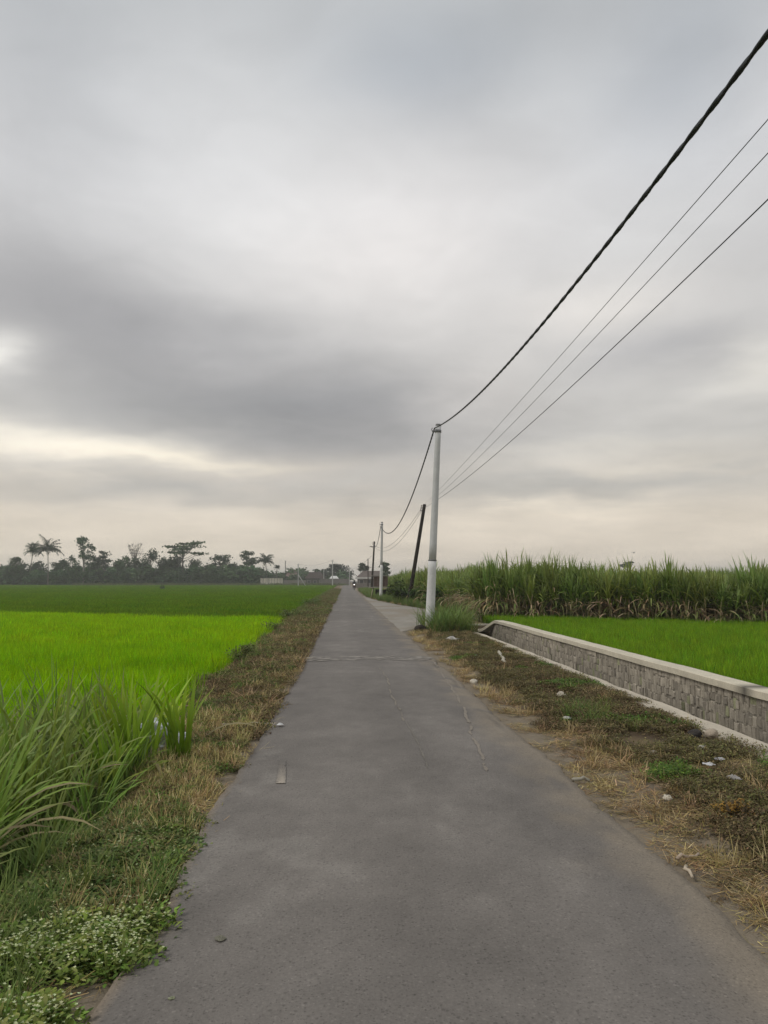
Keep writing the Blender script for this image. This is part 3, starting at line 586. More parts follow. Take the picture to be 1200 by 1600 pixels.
# ------------------------------------------------------------------ sugarcane
def cane_parts(k, tall=1.0):
    st, lf = MB(), MB(); n = 7
    for i in range(n):
        a, r = random.uniform(0, TAU), random.uniform(0, .26); x, y = r * math.cos(a), r * math.sin(a); h = random.uniform(1.1, 1.7) * tall
        ln, la = random.uniform(.02, .22), random.uniform(0, TAU); P = [(x + math.cos(la) * ln * h * t * t, y + math.sin(la) * ln * h * t * t, h * t) for t in np.linspace(0, 1, 6)]
        c = random.choice([(.46, .36, .22), (.38, .33, .18), (.54, .44, .28), (.27, .27, .11)])
        st.tube(P, .016, 6, c)
        P = np.array(P); m = 11; t = np.concatenate([U(.55, 1, 7), U(.2, .7, 4)]); B = np.stack([np.interp(t, np.linspace(0, 1, 6), P[:, q]) for q in range(3)], 1)
        old = (t < .62)[:, None]; green = pick([(.13, .20, .03), (.17, .25, .04), (.10, .165, .028), (.21, .27, .055)], m); brown = pick([(.33, .26, .15), (.40, .33, .20), (.20, .24, .08), (.18, .25, .07), (.30, .22, .12)], m)
        c0 = np.where(old, brown, green)
        ribbons(lf, B, U(0, TAU, m), U(.8, 1.35, m) * tall, U(.05, .085, m), np.where(old[:, 0], U(.3, 1.1, m), U(.05, .5, m)), np.where(old[:, 0], U(1.2, 2.4, m), U(.5, 2.0, m)), 7, c0, c0 * np.array([1.25, 1.15, 1.2]), 'leaf', twist=random.uniform(-.8, .8), jit=.18, bendpow=1.6)
        m = 4; ribbons(lf, np.repeat(P[-1:], m, 0), U(0, TAU, m), U(.9, 1.3, m) * tall, .055, U(.0, .2, m), U(.1, .5, m), 6, (.14, .21, .035), (.25, .32, .09), 'leaf', jit=.15)
        m = 5; B2 = np.stack([np.full(m, x), np.full(m, y), U(.1, .5, m)], 1); cc = pick([(.37, .30, .19), (.42, .35, .24), (.20, .26, .07), (.17, .23, .055), (.15, .2, .05)], m)
        ribbons(lf, B2, U(0, TAU, m), U(.4, .9, m), U(.04, .07, m), U(.2, .8, m), U(.8, 2.2, m), 5, cc, None, 'leaf')
    return st, lf
cparts = []; csrc = []
for k in range(5):
    st, lf = cane_parts(k); sm, lm = st.mesh('stalk', M['bark']), lf.mesh('leaves', M['cane']); cparts.append((sm, lm))
    q = MB(); o_ = sum(len(v) for v in st.v)
    q.v = st.v + lf.v; q.c = st.c + lf.c; q.n = st.n + lf.n; q.f = [(f, 0) for f, m in st.f] + [(f + o_, 1) for f, m in lf.f]
    csrc.append(q.build('sugarcane_source', [M['bark'], M['cane']], link=False))
def cane_front(x): return np.interp(x, [5.4, 6.5, 14.5, 30], [33.0, 31.6, 26.8, 20.0])
def cane_height(x, y): return (.62 + .50 * fbm(x * .7, y * .5, 401, 3)) * (1 - .10 * sstep(9, 13, x))
def sugarcane():
    n = 0
    xs = []
    for row in range(4):
        x = 5.7 + .2 * row
        while x < 21: xs.append((x + random.uniform(-.15, .15), cane_front(x) + .15 + row * .55 + random.uniform(-.15, .15))); x += .46 if row < 2 else .6
    for y in np.arange(48, 100, .8):
        for q in range(2): xs.append((5.6 + .7 * q + random.uniform(-.25, .25), y + random.uniform(-.3, .3)))
    for x, y in xs:
        sm, lm = random.choice(cparts); r = empty('sugarcane_plant', (x, y, float(gz(x, y)) - .02), random.uniform(0, TAU))
        s = float(cane_height(np.array([x]), np.array([y]))[0]) * random.choice([.82, .9, .96, 1.0, 1.06, 1.16]); r.scale = (1, 1, s)
        tag(r, 'tall sugarcane plant with brown stalks on the edge of the cane field', 'sugarcane', 'sugarcane plants along the edge of the field')
        for nm, me in (('stalk', sm), ('leaves', lm)):
            c = bpy.data.objects.new(nm, me); COL.objects.link(c); c.parent = r
    p = pts(5.8, 60, 20, 70, 1.6); p = p[p[:, 1] > cane_front(p[:, 0]) + 2.2]; q = pts(6.8, 60, 48, 135, .8); p = np.concatenate([p, q]); p = p[p[:, 0] > 5.9 + (p[:, 1] > 47) * .9]
    P = zed(p); P = P[infr(P, 700)]; n = len(P); s = cane_height(P[:, 0], P[:, 1]) * U(.88, 1.12, n)
    scatter('sugarcane_field', csrc, P, U(0, TAU, n), np.stack([np.ones(n) * 1.1, np.ones(n) * 1.1, s], 1), None, 'dense sugarcane filling the field behind its front plants', 'sugarcane')
sugarcane()

# tall grass tussocks left
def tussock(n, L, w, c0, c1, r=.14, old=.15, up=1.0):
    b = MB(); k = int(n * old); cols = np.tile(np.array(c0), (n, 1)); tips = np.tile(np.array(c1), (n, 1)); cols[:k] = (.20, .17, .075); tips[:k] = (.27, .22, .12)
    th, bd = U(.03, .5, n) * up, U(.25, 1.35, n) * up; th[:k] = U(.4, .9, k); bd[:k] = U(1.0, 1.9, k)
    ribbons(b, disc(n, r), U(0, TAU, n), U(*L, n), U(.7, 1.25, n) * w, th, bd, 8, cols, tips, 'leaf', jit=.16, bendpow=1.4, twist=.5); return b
def tussocks():
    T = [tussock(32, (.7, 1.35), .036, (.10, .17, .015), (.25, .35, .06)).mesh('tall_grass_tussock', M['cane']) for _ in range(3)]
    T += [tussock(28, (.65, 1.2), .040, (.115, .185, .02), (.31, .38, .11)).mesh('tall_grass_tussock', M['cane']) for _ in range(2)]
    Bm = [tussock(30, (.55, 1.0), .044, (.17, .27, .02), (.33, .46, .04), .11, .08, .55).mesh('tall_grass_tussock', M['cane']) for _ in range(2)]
    spots = []
    for y in np.arange(4.4, 9.4, .36):
        for k in range(5):
            x = -1.98 - .06 * max(0, y - 6) - k * .34 + random.uniform(-.12, .12)
            if y < 5.2 and k == 0: continue
            spots.append((x, y + random.uniform(-.15, .15)))
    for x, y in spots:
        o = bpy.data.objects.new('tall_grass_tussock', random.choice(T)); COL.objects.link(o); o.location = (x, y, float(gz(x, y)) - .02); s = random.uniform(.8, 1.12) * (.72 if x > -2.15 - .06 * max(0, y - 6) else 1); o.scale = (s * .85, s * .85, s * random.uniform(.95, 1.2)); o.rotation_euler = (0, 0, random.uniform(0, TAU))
        tag(o, 'tall dark green grass tussock in the thicket beside the left verge', 'grass tussock', 'tall grass tussocks left of the verge')
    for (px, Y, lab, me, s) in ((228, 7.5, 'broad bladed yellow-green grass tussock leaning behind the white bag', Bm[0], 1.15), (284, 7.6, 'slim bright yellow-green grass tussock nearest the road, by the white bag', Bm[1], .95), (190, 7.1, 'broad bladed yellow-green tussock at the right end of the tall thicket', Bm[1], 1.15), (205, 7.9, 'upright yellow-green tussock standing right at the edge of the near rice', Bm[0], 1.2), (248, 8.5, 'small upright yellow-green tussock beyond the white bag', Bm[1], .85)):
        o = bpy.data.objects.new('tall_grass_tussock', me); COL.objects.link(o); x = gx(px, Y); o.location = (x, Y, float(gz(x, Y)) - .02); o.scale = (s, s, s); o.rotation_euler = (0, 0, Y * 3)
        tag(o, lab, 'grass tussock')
    p = np.concatenate([pts(-4.2, -1.75, 3.9, 9.3, 34)]); p = p[p[:, 0] < -1.8 - .05 * (p[:, 1] - 6)]; P = zed(p); n = len(P)
    scatter('undergrowth', cov2 + gt + litb[:1], P, U(0, TAU, n), U(.9, 1.9, n), None, 'dark weeds and short grass under the tall tussocks', 'undergrowth')
tussocks()

# ------------------------------------------------------------------ shrubs and bushes
def bush(name, loc, w, h, cols, n, lab, group=None, leafw=.06, depth=None):
    root = empty(name, loc); tag(root, lab, 'bush', group); b, s = MB(), MB(); d = depth or w
    for k in range(7):
        a = random.uniform(0, TAU); q = random.uniform(.3, .9); s.tube([(0, 0, -.03), (math.cos(a) * w * .2, math.sin(a) * d * .2, h * .35), (math.cos(a) * w * .42 * q, math.sin(a) * d * .42 * q, h * .8)], [.018, .012, .006], 5, (.09, .07, .045))
    lob = [(random.uniform(-.34, .34) * w, random.uniform(-.34, .34) * d, random.uniform(.3, .72) * h, random.uniform(.16, .3)) for _ in range(9)]
    B = np.concatenate([np.array([l[0], l[1], l[2]]) + rng.normal(size=(n // 9, 3)) * np.array([w, d, h]) * l[3] * .5 for l in lob]); B[:, 2] = np.abs(B[:, 2]); m = len(B); c = pick(cols, m)
    ribbons(b, B, U(0, TAU, m), U(1.3, 2.2, m) * leafw, U(.7, 1.2, m) * leafw, U(.4, 1.6, m), U(.1, .8, m), 3, c, c * 1.1, 'oval', jit=.2)
    b.build('leaves', M['leaf'], root); s.build('branches', M['bark'], root); return root
for (px, py, Y, w, h, lab) in ((395, 1000, 20.5, 1.0, .6, 'wide low green shrub on the bank where the mown verge meets the rice'), (378, 1030, 16.6, .6, .45, 'small dark green shrub, nearest of those on the left bank'), (425, 978, 27, 1.0, .6, 'straggly green shrub on the left bank beyond the mown verge'), (455, 960, 36, 1.1, .55, 'olive green shrub on the left bank beside the end of the bright paddy'), (487, 942, 52, 1.2, .6, 'small dark green shrub by the far stretch of the left verge')):
    x = gx(px, Y); bush('low_shrub', (x, Y, float(gz(x, Y)) - .02), w, h, G2 + [(.09, .14, .03)], 600, lab, None, .035 if Y < 30 else .05, w * 1.6)
for (x, Y, w, h, lab) in ((4.35, 57, 1.6, 1.5, 'leafy green bush at the foot of the leaning dark pole'), (5.3, 50, 1.5, 1.45, 'leafy dark green bush directly behind the nearest white pole'), (4.9, 53.5, 1.5, 1.2, 'low leafy bush between the leaning dark pole and the nearest white pole'), (4.2, 63, 1.6, 1.7, 'leafy bush between the leaning dark pole and the second white pole'), (5.0, 66, 2.2, 2.1, 'tall bush of pale green leaves under the cane behind the leaning dark pole'), (5.6, 46.6, 2.0, 1.5, 'broad dark bush at the foot of the cane, hidden partly by the nearest white pole'), (5.6, 54, 2.0, 1.7, 'broad green bush under the cane, right of the leaning dark pole'), (5.2, 60, 2.0, 1.9, 'rounded bush of mid green leaves against the cane edge')):
    bush('leafy_bush', (x, Y, -.03), w, h, [(.06, .115, .02), (.08, .15, .025), (.045, .09, .018), (.11, .18, .035)], 1000, lab, None, .12)

# ------------------------------------------------------------------ poles
def V3(*a): return np.array(a, float)
def pole(name, base, top, r0, r1, col, lab, cat='utility pole', split=0.0, fit='bracket', col2=None):
    base, top = np.array(base, float), np.array(top, float); root = empty(name, base); tag(root, lab, cat)
    q = lambda t: (top - base) * t; rr = lambda t: r0 + (r1 - r0) * t
    if split:
        ts = np.linspace(0, split, 9); MB().tube([q(t) for t in ts] , [rr(t) for t in ts], 20, col2 or col).build('lower_shaft', M['concrete'], root)
        ts = np.linspace(split, 1, 9); MB().tube([q(t) for t in ts], [rr(t) * .93 for t in ts], 20, col).build('upper_shaft', M['concrete'], root)
        MB().tube([q(split - .002), q(split + .004)], [rr(split) * 1.04] * 2, 20, (.12, .12, .12)).build('joint_band', M['metal'], root)
    else:
        ts = np.linspace(0, 1, 10); MB().tube([q(t) for t in ts], [rr(t) for t in ts], 14, col).build('shaft', M['concrete'] if sum(col) > .5 else M['bark'], root)
    if fit == 'bracket':
        MB().tube([q(.962), q(.975)], [r1 * 1.12] * 2, 16, (.16, .16, .17)).build('clamp_band', M['metal'], root)
        b = MB(); b.box(q(.968) + V3(-r1 - .05, 0, 0), (.12, .05, .06), (.14, .14, .15), bev=.008); b.tube([q(.968) + V3(-r1 - .1, 0, .0), q(.968) + V3(-r1 - .13, 0, .07), q(.968) + V3(-r1 - .1, 0, .13)], .014, 6, (.12, .12, .13)); b.build('cable_hook', M['metal'], root)
        MB().tube([q(.995), q(1.004)], [r1 * .99, r1 * .9], 16, (.20, .20, .20)).build('cap', M['concrete'], root)
    if fit in ('insulator', 'arms'):
        for k, t in enumerate((.985, .962, .94)):
            b = MB(); c = q(t) + V3(-r1 - .1, 0, 0); b.tube([q(t), c], .018, 6, (.05, .05, .05)); b.build('peg', M['metal'], root)
            MB().tube([c + V3(0, 0, -.06), c + V3(0, 0, -.03), c, c + V3(0, 0, .03), c + V3(0, 0, .06)], [.03, .045, .03, .045, .025], 10, (.16, .12, .10)).build('insulator', M['metal'], root)
    if fit == 'arms':
        b = MB(); b.box(q(.9) + V3(-.2, 0, 0), (1.0, .09, .10), (.045, .035, .028)); b.build('crossarm', M['bark'], root)
        MB().tube([q(.86), q(.895) + V3(-.5, 0, 0)], .03, 6, (.045, .035, .028)).build('brace', M['bark'], root)
    return root
G = (.30, .30, .305)
P1b, P1t = at(671, 984, 27), at(685, 664, 27); P1b[2] = -.05
pole('utility_pole', P1b, P1t, .165, .105, (.55, .555, .56), 'tall pale grey concrete pole with white lower half nearest the camera', split=.335, col2=(.63, .63, .63))
P2b, P2t = at(595, 936, 70), at(597, 816, 70); P2b[2] = -.05
pole('utility_pole', P2b, P2t, .15, .10, (.52, .52, .51), 'pale concrete pole standing beyond the side lane, by the small roadside stall', split=.45, col2=(.68, .675, .66))
D1b, D1t = at(638, 946, 55), at(663.5, 788, 55); D1b[2] = -.05
pole('wooden_pole', D1b, D1t, .15, .115, (.030, .025, .022), 'dark pole leaning sharply to the right between two pale poles', fit='insulator')
D2b, D2t = at(580.5, 924, 120), at(585, 846, 120); D2b[2] = -.05
pole('wooden_pole', D2b, D2t, .17, .12, (.035, .028, .024), 'dark upright wooden pole with a crossarm left of the second pale pole', fit='arms')
D3b, D3t = at(575.2, 918, 165), at(575, 873, 165); D3b[2] = -.05
pole('wooden_pole', D3b, D3t, .12, .09, (.05, .042, .036), 'thin dark pole just left of the crossarm pole, beside the far road', fit='none')
farp = {}
for px, yb, yt, Y, lab, c in ((519.5, 915, 875, 255, 'thin pale far pole in front of the dark round tree', (.5, .5, .48)), (506, 913, 889, 290, 'short thin pale far pole left of the dark round tree', (.42, .42, .4)), (466, 917, 881, 240, 'thin pale far pole with a slanting stay, right of the pink roof', (.42, .42, .4)), (446, 908, 876, 300, 'thin dark far pole just left of the pink roof', (.08, .075, .07)), (546, 914, 888, 260, 'thin pale far pole beside the road behind the motorbike', (.4, .4, .39))):
    b_, t_ = at(px, yb, Y), at(px, yt, Y); b_[2] = -.5 if px < 530 else -.05
    farp[px] = t_; r = pole('utility_pole', b_, t_, .17, .13, c, lab, fit='none')
    MB().box((t_ - b_) * .96, (.7, .12, .12), (.2, .2, .2)).build('crossarm', M['metal'], r)
    if px == 466: e = at(479, 918, 240); MB().tube([(t_ - b_) * .55, V3(e[0] - b_[0], 0, 0)], .13, 8, c).build('stay', M['concrete'], r)

# cables
def sag(A, B, s, n=120): t = np.linspace(0, 1, n)[:, None]; P = A + (B - A) * t; P[:, 2] -= (4 * s * t * (1 - t))[:, 0]; return P
def twisted(name, A, B, s, lab, r=.024, pitch=.75, n=900):
    P = sag(A, B, s, n); T = np.gradient(P, axis=0); l = np.linalg.norm(T, axis=1); T /= l[:, None]; d = np.cumsum(l)
    Ax = np.cross(T, [0, 0, 1.0]); Ax /= np.linalg.norm(Ax, axis=1)[:, None]; Bx = np.cross(Ax, T); k = 10; th = np.arange(k) * TAU / k
    ph = d / pitch * TAU; rad = r * (.62 + .38 * np.abs(np.cos(th)))[None] * np.ones((n, 1)); ang = th[None] + ph[:, None]
    V = P[:, None] + rad[..., None] * (np.cos(ang)[..., None] * Ax[:, None] + np.sin(ang)[..., None] * Bx[:, None])
    i, j = np.meshgrid(np.arange(n - 1), np.arange(k), indexing='ij'); q = (j + 1) % k; f = np.stack([i * k + j, (i + 1) * k + j, (i + 1) * k + q, i * k + q], -1).reshape(-1, 4)
    return tag(MB().add(V.reshape(-1, 3), f).build(name, M['wire']), lab, 'cable')
def wire(A, B, s, r, lab, m='wire', group=None): return tag(MB().tube(sag(np.array(A, float), np.array(B, float), s), r, 6).build('overhead_wire', M[m]), lab, 'cable', group)
H1 = at(679, 669, 27); H2 = at(594.8, 822, 70)
twisted('overhead_cable', H1, np.array([2.714, -16, 7.207]), 1.665, 'thick twisted black cable rising overhead from the nearest pale pole')
twisted('overhead_cable', H1, H2, 1.9, 'drooping black cable between the two pale concrete poles', r=.03)
wire(H2, at(585, 850, 120), 1.0, .028, 'black cable from the second pale pole to the crossarm pole')
DT = at(664, 790, 55)
wire(DT + V3(0, 0, .12), (4.41, -5, 6.92), .226, .006, 'uppermost thin bare wire above the cane field', 'bare_wire')
wire(DT + V3(0, 0, -.02), (4.39, -5, 6.65), .447, .006, 'middle thin bare wire above the cane field', 'bare_wire')
wire(DT + V3(0, 0, -.14), (7.04, -5, 8.92), .82, .011, 'lowest and darkest thin wire above the cane field')
for k, dz in enumerate((.1, -.1)):
    wire(at(660, 794, 55) + V3(0, 0, dz), at(584, 852, 120) + V3(0, 0, dz), 1.5 + .25 * k, .014, 'thin wire between the leaning dark pole and the crossarm pole', 'bare_wire', 'wires between the two dark poles')
wire(at(581, 868, 120), farp[546], .8, .02, 'thin wire from the crossarm pole over the far road', 'bare_wire')
wire(farp[519.5], farp[466], 1.0, .025, 'thin wire between far poles left of the round tree', 'bare_wire')
wire(farp[519.5], farp[546], .8, .025, 'thin wire crossing in front of the round tree', 'bare_wire')

# ------------------------------------------------------------------ trees
TG = [(.042, .086, .032), (.056, .108, .040), (.034, .070, .028), (.072, .122, .050)]
def cards(b, C, rad, n, size, cols, up=.5, m=0):
    """leaf clumps: small tilted diamonds spread through an ellipsoid"""
    d = rng.normal(size=(n, 3)); d /= np.linalg.norm(d, axis=1)[:, None]; r = U(.2, 1, n) ** .6 * (1 + .25 * rng.normal(size=n)); P = np.array(C) + d * r[:, None] * np.array(rad)
    nr = rng.normal(size=(n, 3)); nr[:, 2] = np.abs(nr[:, 2]) + up; nr /= np.linalg.norm(nr, axis=1)[:, None]; a = np.cross(nr, rng.normal(size=(n, 3))); a /= np.linalg.norm(a, axis=1)[:, None]; e = np.cross(nr, a); s = (size * U(.5, 1.4, n))[:, None]
    V = np.stack([P - a * s, P - e * s * .6, P + a * s, P + e * s * .6], 1).reshape(-1, 3); f = np.arange(4 * n).reshape(n, 4); c = pick(cols, n) * U(.8, 1.25, n)[:, None]
    return b.add(V, f, np.repeat(c, 4, 0), m)
def tree(name, lab, px, py, wpx, Y, kind, cols=TG, group=None, z0=-.5, dens=1.0, trunkc=(.10, .09, .075), cat='tree'):
    x = gx(px, Y); k = Y / F; h = (907 - py) * k + CAM_H - z0; w = wpx * k
    root = empty(name, (x, Y, z0)); tag(root, lab, cat, group); t, c = MB(), MB(); r0 = .018 * h + .06
    def limb(p, q, ra, rb):
        p, q = np.array(p), np.array(q); mid = (p + q) / 2 + rng.normal(size=3) * np.linalg.norm(q - p) * .07
        t.tube([p, mid, q], [ra, (ra + rb) / 2, rb], 6, trunkc)
    lean = random.uniform(-.06, .06) * h
    if kind == 'palm':
        hh = h * .80; P = [(lean * 1.2 * s * s, 0, hh * s) for s in np.linspace(0, 1, 8)]; t.tube(P, np.linspace(.22, .12, 8), 8, (.16, .14, .12)); T = np.array(P[-1])
        for i in range(28):
            a = i * 2.4 + random.uniform(-.2, .2); th0 = random.uniform(.05, 1.75); L_ = w * .62 * random.uniform(.8, 1.1); n = 10; p = T.copy(); rib = [p.copy()]
            for s in range(n): th = th0 + (s / n) * 1.1; p = p + np.array([math.cos(a) * math.sin(th), math.sin(a) * math.sin(th), math.cos(th)]) * L_ / n; rib.append(p.copy())
            rib = np.array(rib); c.tube(rib, np.linspace(.05, .015, n + 1), 4, (.06, .08, .03))
            u = np.linspace(.12, 1, 26); B = np.stack([np.interp(u, np.linspace(0, 1, n + 1), rib[:, q]) for q in range(3)], 1)
            for sgn in (1, -1): ribbons(c, B, a + sgn * U(.7, 1.1, 26), L_ * .30 * (1.15 - .7 * u), .22, U(1.2, 1.9, 26), U(.3, .9, 26), 2, pick(cols, 26), None, 'strap')
    elif kind == 'bare':
        t.tube([(0, 0, 0), (lean, 0, h * .5), (lean, 0, h * .75)], [r0, r0 * .6, r0 * .3], 7, trunkc)
        for i in range(15):
            a = random.uniform(0, TAU); s = random.uniform(.45, .78); q = np.array([math.cos(a) * w * .5 * random.uniform(.4, 1), math.sin(a) * w * .4, h * random.uniform(.75, 1.0)]); limb((lean, 0, h * s), q, r0 * .35, .05)
            for _ in range(4): limb(q * random.uniform(.8, .98), q + rng.normal(size=3) * w * .13, .05, .02)
            cards(c, q, (w * .12, w * .12, w * .05), 7, .22, [(.10, .085, .07), (.085, .08, .06)])
    else:
        th = {'broad': .5, 'umbrella': .86, 'sparse': .8, 'layer': .9}[kind]
        t.tube([(0, 0, 0), (lean * .4, 0, h * th * .5), (lean, 0, h * th)], [r0, r0 * .7, r0 * .35], 7, trunkc)
        nl = {'broad': 17, 'umbrella': 16, 'sparse': 19, 'layer': 9}[kind]
        for i in range(nl):
            a = i * 2.4 + random.uniform(-.4, .4)
            if kind == 'broad':
                s = random.uniform(.28, .97); rr = w * .5 * math.sin(math.pi * min(.97, max(.12, .18 + s * .72))) * random.uniform(.35, .85); zc = h * s * .93; C = (math.cos(a) * rr, math.sin(a) * rr, zc); rad = np.array([w * .22, w * .22, h * .12]) * random.uniform(.6, 1.3); nn = int(95 * dens)
            elif kind == 'umbrella':
                s = random.uniform(0, 1); C = (math.cos(a) * w * .42 * random.uniform(.3, 1), math.sin(a) * w * .42, h * (.66 + .31 * s)); rad = np.array([w * .2, w * .2, h * .028]) * random.uniform(.7, 1.3); nn = int(75 * dens)
            elif kind == 'layer':
                s = random.uniform(0, 1); C = (math.cos(a) * w * .33 * random.uniform(.2, 1), math.sin(a) * w * .33, h * (.74 + .22 * s)); rad = np.array([w * .17, w * .17, h * .03]) * random.uniform(.6, 1.3); nn = int(45 * dens)
            else:
                s = random.uniform(.42, .97); C = (math.cos(a) * w * .46 * (1.15 - s * .6) * random.uniform(.4, 1), math.sin(a) * w * .4 * (1.15 - s * .6), h * s); rad = np.array([w * .17, w * .17, h * .06]) * random.uniform(.6, 1.4); nn = int(62 * dens)
            zs = min(C[2] * random.uniform(.62, .85), h * th); limb((lean * zs / (h * th), 0, zs), C, r0 * .3, .05)
            bright = random.uniform(.75, 1.3); cards(c, C, rad, nn, .30 + .012 * w, np.array(cols) * bright)
    t.build('trunk', M['bark'], root); c.build('crown', M['tree'], root); return root
DG = [(.030, .062, .030), (.040, .078, .034), (.026, .050, .025)]
PG = [(.06, .085, .03), (.05, .07, .03), (.075, .095, .04)]
tree('palm_tree', 'coconut palm with thin ragged crown, leftmost of the two by the left edge', 46, 847, 26, 285, 'palm')
tree('palm_tree', 'large coconut palm with a full drooping crown near the left edge', 75, 844, 40, 275, 'palm', DG)
tree('palm_tree', 'coconut palm rising above the white corrugated wall', 417, 867, 27, 300, 'palm', DG)
tree('palm_tree', 'tiny distant palm right of the one above the corrugated wall', 432, 880, 9, 320, 'palm', DG)
tree('sparse_tree', 'tall thin tree with pale trunk and open crown, right of the big palm', 131, 838, 40, 280, 'sparse', TG, None, trunkc=(.30, .28, .25))
tree('sparse_tree', 'open crowned tree with pale trunk left of the leafless tree', 162, 862, 38, 285, 'sparse', DG, None, trunkc=(.26, .24, .21))
tree('bare_tree', 'nearly leafless pale tree above the dark round crowns', 211, 850, 26, 300, 'bare', trunkc=(.17, .15, .13))
tree('umbrella_tree', 'wide flat topped tree in layers, tallest in the middle of the row', 287, 846, 62, 285, 'umbrella')
tree('sparse_tree', 'open feathery tree right of the wide flat topped tree', 345, 868, 44, 290, 'sparse', DG)
tree('sparse_tree', 'rounded open tree just left of the palm above the corrugated wall', 386, 862, 34, 305, 'sparse', TG, None, dens=1.3)
tree('broad_tree', 'dark round crowned tree beneath the nearly leafless tree', 235, 858, 36, 282, 'broad', DG)
tree('broad_tree', 'big dark dome shaped tree left of the road at its far end', 527, 880, 48, 330, 'broad', [(.02, .036, .022), (.026, .045, .026)], dens=1.8)
for px, py, w, Y in ((4, 882, 30, 290), (22, 870, 30, 283), (34, 880, 28, 292), (57, 875, 28, 290), (93, 872, 32, 288), (112, 869, 28, 290), (147, 876, 30, 286), (184, 874, 24, 290), (197, 866, 28, 284), (216, 872, 30, 288), (258, 870, 26, 286), (272, 866, 30, 290), (304, 870, 30, 288), (322, 884, 34, 292), (362, 880, 30, 288), (376, 888, 28, 284), (398, 890, 24, 296), (-20, 872, 34, 288), (-48, 866, 36, 290), (-80, 870, 36, 290)):
    tree('broad_tree', 'dark green broad crowned tree in the crowded row beyond the left rice', px, py, w, Y, 'broad', random.choice([TG, DG, TG]), 'broad trees in the row beyond the left rice')
tree('sparse_tree', 'small open tree behind the far end of the road, left of the thin dark pole', 568, 881, 20, 240, 'sparse', DG, z0=0)
tree('sparse_tree', 'small wispy tree rising behind the second pale pole', 601, 880, 18, 200, 'sparse', TG, z0=0)
tree('sparse_tree', 'low dark tree behind the dark roofed house', 498, 890, 34, 340, 'sparse', DG, dens=1.4)
tree('umbrella_tree', 'flat topped tree showing alone above the sugarcane', 980, 877, 34, 260, 'layer', DG, z0=0, dens=.8)
def far_wood():
    # low far-off scrub under the tree row, read as one mass
    src = []
    for k in range(3):
        b = MB()
        for q in range(5): cards(b, (random.uniform(-1.6, 1.6), random.uniform(-1, 1), random.uniform(.8, 3.4)), (1.5, 1.3, 1.2), 60, .42, np.array(TG) * random.uniform(.8, 1.5))
        src.append(b.build('scrub_source', M['tree'], link=False))
    p = np.concatenate([pts(gx(-200, 290), gx(405, 290), 280, 300, .16), pts(gx(405, 330), gx(545, 330), 322, 345, .05)]); P = np.concatenate([p, np.full((len(p), 1), -.6)], 1); n = len(P)
    scatter('far_scrub', src, P, U(0, TAU, n), U(.8, 1.6, n) * (.7 + .7 * fbm(P[:, 0] * .11, P[:, 1] * .02, 611)), None, 'dense dark scrub under the tree row beyond the left rice', 'scrub')
    p = np.concatenate([pts(gx(120, 272), gx(540, 272), 262, 278, .25)]); P = np.concatenate([p, np.full((len(p), 1), -.55)], 1); n = len(P)
    b = MB(); ribbons(b, disc(160, 1.2), U(0, TAU, 160), U(.6, 1.5, 160), .12, U(.05, .5, 160), U(.2, 1, 160), 3, (.09, .12, .045), (.15, .17, .075)); s2 = b.build('reed_source', M['rice'], link=False)
    scatter('reed_bank', [s2], P, U(0, TAU, n), U(.6, 1.3, n), None, 'pale green reeds along the far end of the rice', 'reeds')
far_wood()
x = gx(254, 150); bush('dark_shrub', (x, 150, -.5), 1.0, 1.35, DG, 300, 'tiny dark shrub standing alone in the far rice', None, .12)

# ------------------------------------------------------------------ far buildings
def house(name, lab, px0, px1, yb, yw, yr, Y, wall, roof, depth=7, z0=None, windows=1, eave=.5, fascia=None, cat='house'):
    x0, x1 = gx(px0, Y), gx(px1, Y); k = Y / F; zb = (907 - yb) * k + CAM_H if z0 is None else z0; zw = (907 - yw) * k + CAM_H; zr = (907 - yr) * k + CAM_H; w, cx = x1 - x0, (x0 + x1) / 2
    root = empty(name, (cx, Y, zb)); tag(root, lab, cat); hw = zw - zb; hr = zr - zb
    MB().box((0, depth / 2, hw / 2), (w, depth, hw), wall).build('wall', M['plaster'], root, smooth=False)
    a, d0, d1 = w / 2 + eave, -eave, depth + eave; v = [(-a, d0, hw), (a, d0, hw), (a, d1, hw), (-a, d1, hw), (-a * .55, depth / 2, hr), (a * .55, depth / 2, hr)]
    v = np.array(v); v2 = v - np.array([0, 0, .12]); v[:, 2] += .02
    b = MB().add(np.concatenate([v, v2]), [(0, 1, 5, 4), (2, 3, 4, 5), (6, 10, 11, 7), (8, 11, 10, 9), (0, 6, 7, 1), (2, 8, 9, 3), (1, 7, 8, 2), (3, 9, 6, 0)], roof); b.f.append((np.array([(1, 2, 5), (3, 0, 4)]), 0)); b.build('roof', M['plaster'], root, smooth=False)
    if fascia: MB().box((0, -eave - .07, hw - .05), (w + 2 * eave, .06, .5), fascia).build('fascia', M['plaster'], root, smooth=False)
    for i in range(windows):
        wx = -w / 2 + w * (i + .5) / windows; f = MB().box((wx, -.03, hw * .55), (1.1, .08, 1.2), (.4, .38, .34)).build('window', M['plaster'], root, smooth=False); MB().box((wx, -.075, hw * .55), (.9, .03, 1.0), (.03, .035, .04)).build('pane', M['metal'], f, smooth=False)
    return root
house('far_house', 'small far house with a faded pink tiled roof', 447, 464, 914, 903, 890, 330, (.30, .27, .24), (.26, .185, .17), windows=2, z0=-.4)
house('far_house', 'low far house with a dark brown roof, left of the round tree', 478, 506, 914, 904, 894, 300, (.12, .11, .10), (.065, .05, .045), windows=3, z0=-.4)
house('far_house', 'tiny far building with a white roof below the round tree', 516, 528, 914, 904, 900, 280, (.20, .19, .18), (.62, .62, .6), depth=4, windows=1, z0=-.4, eave=.3)
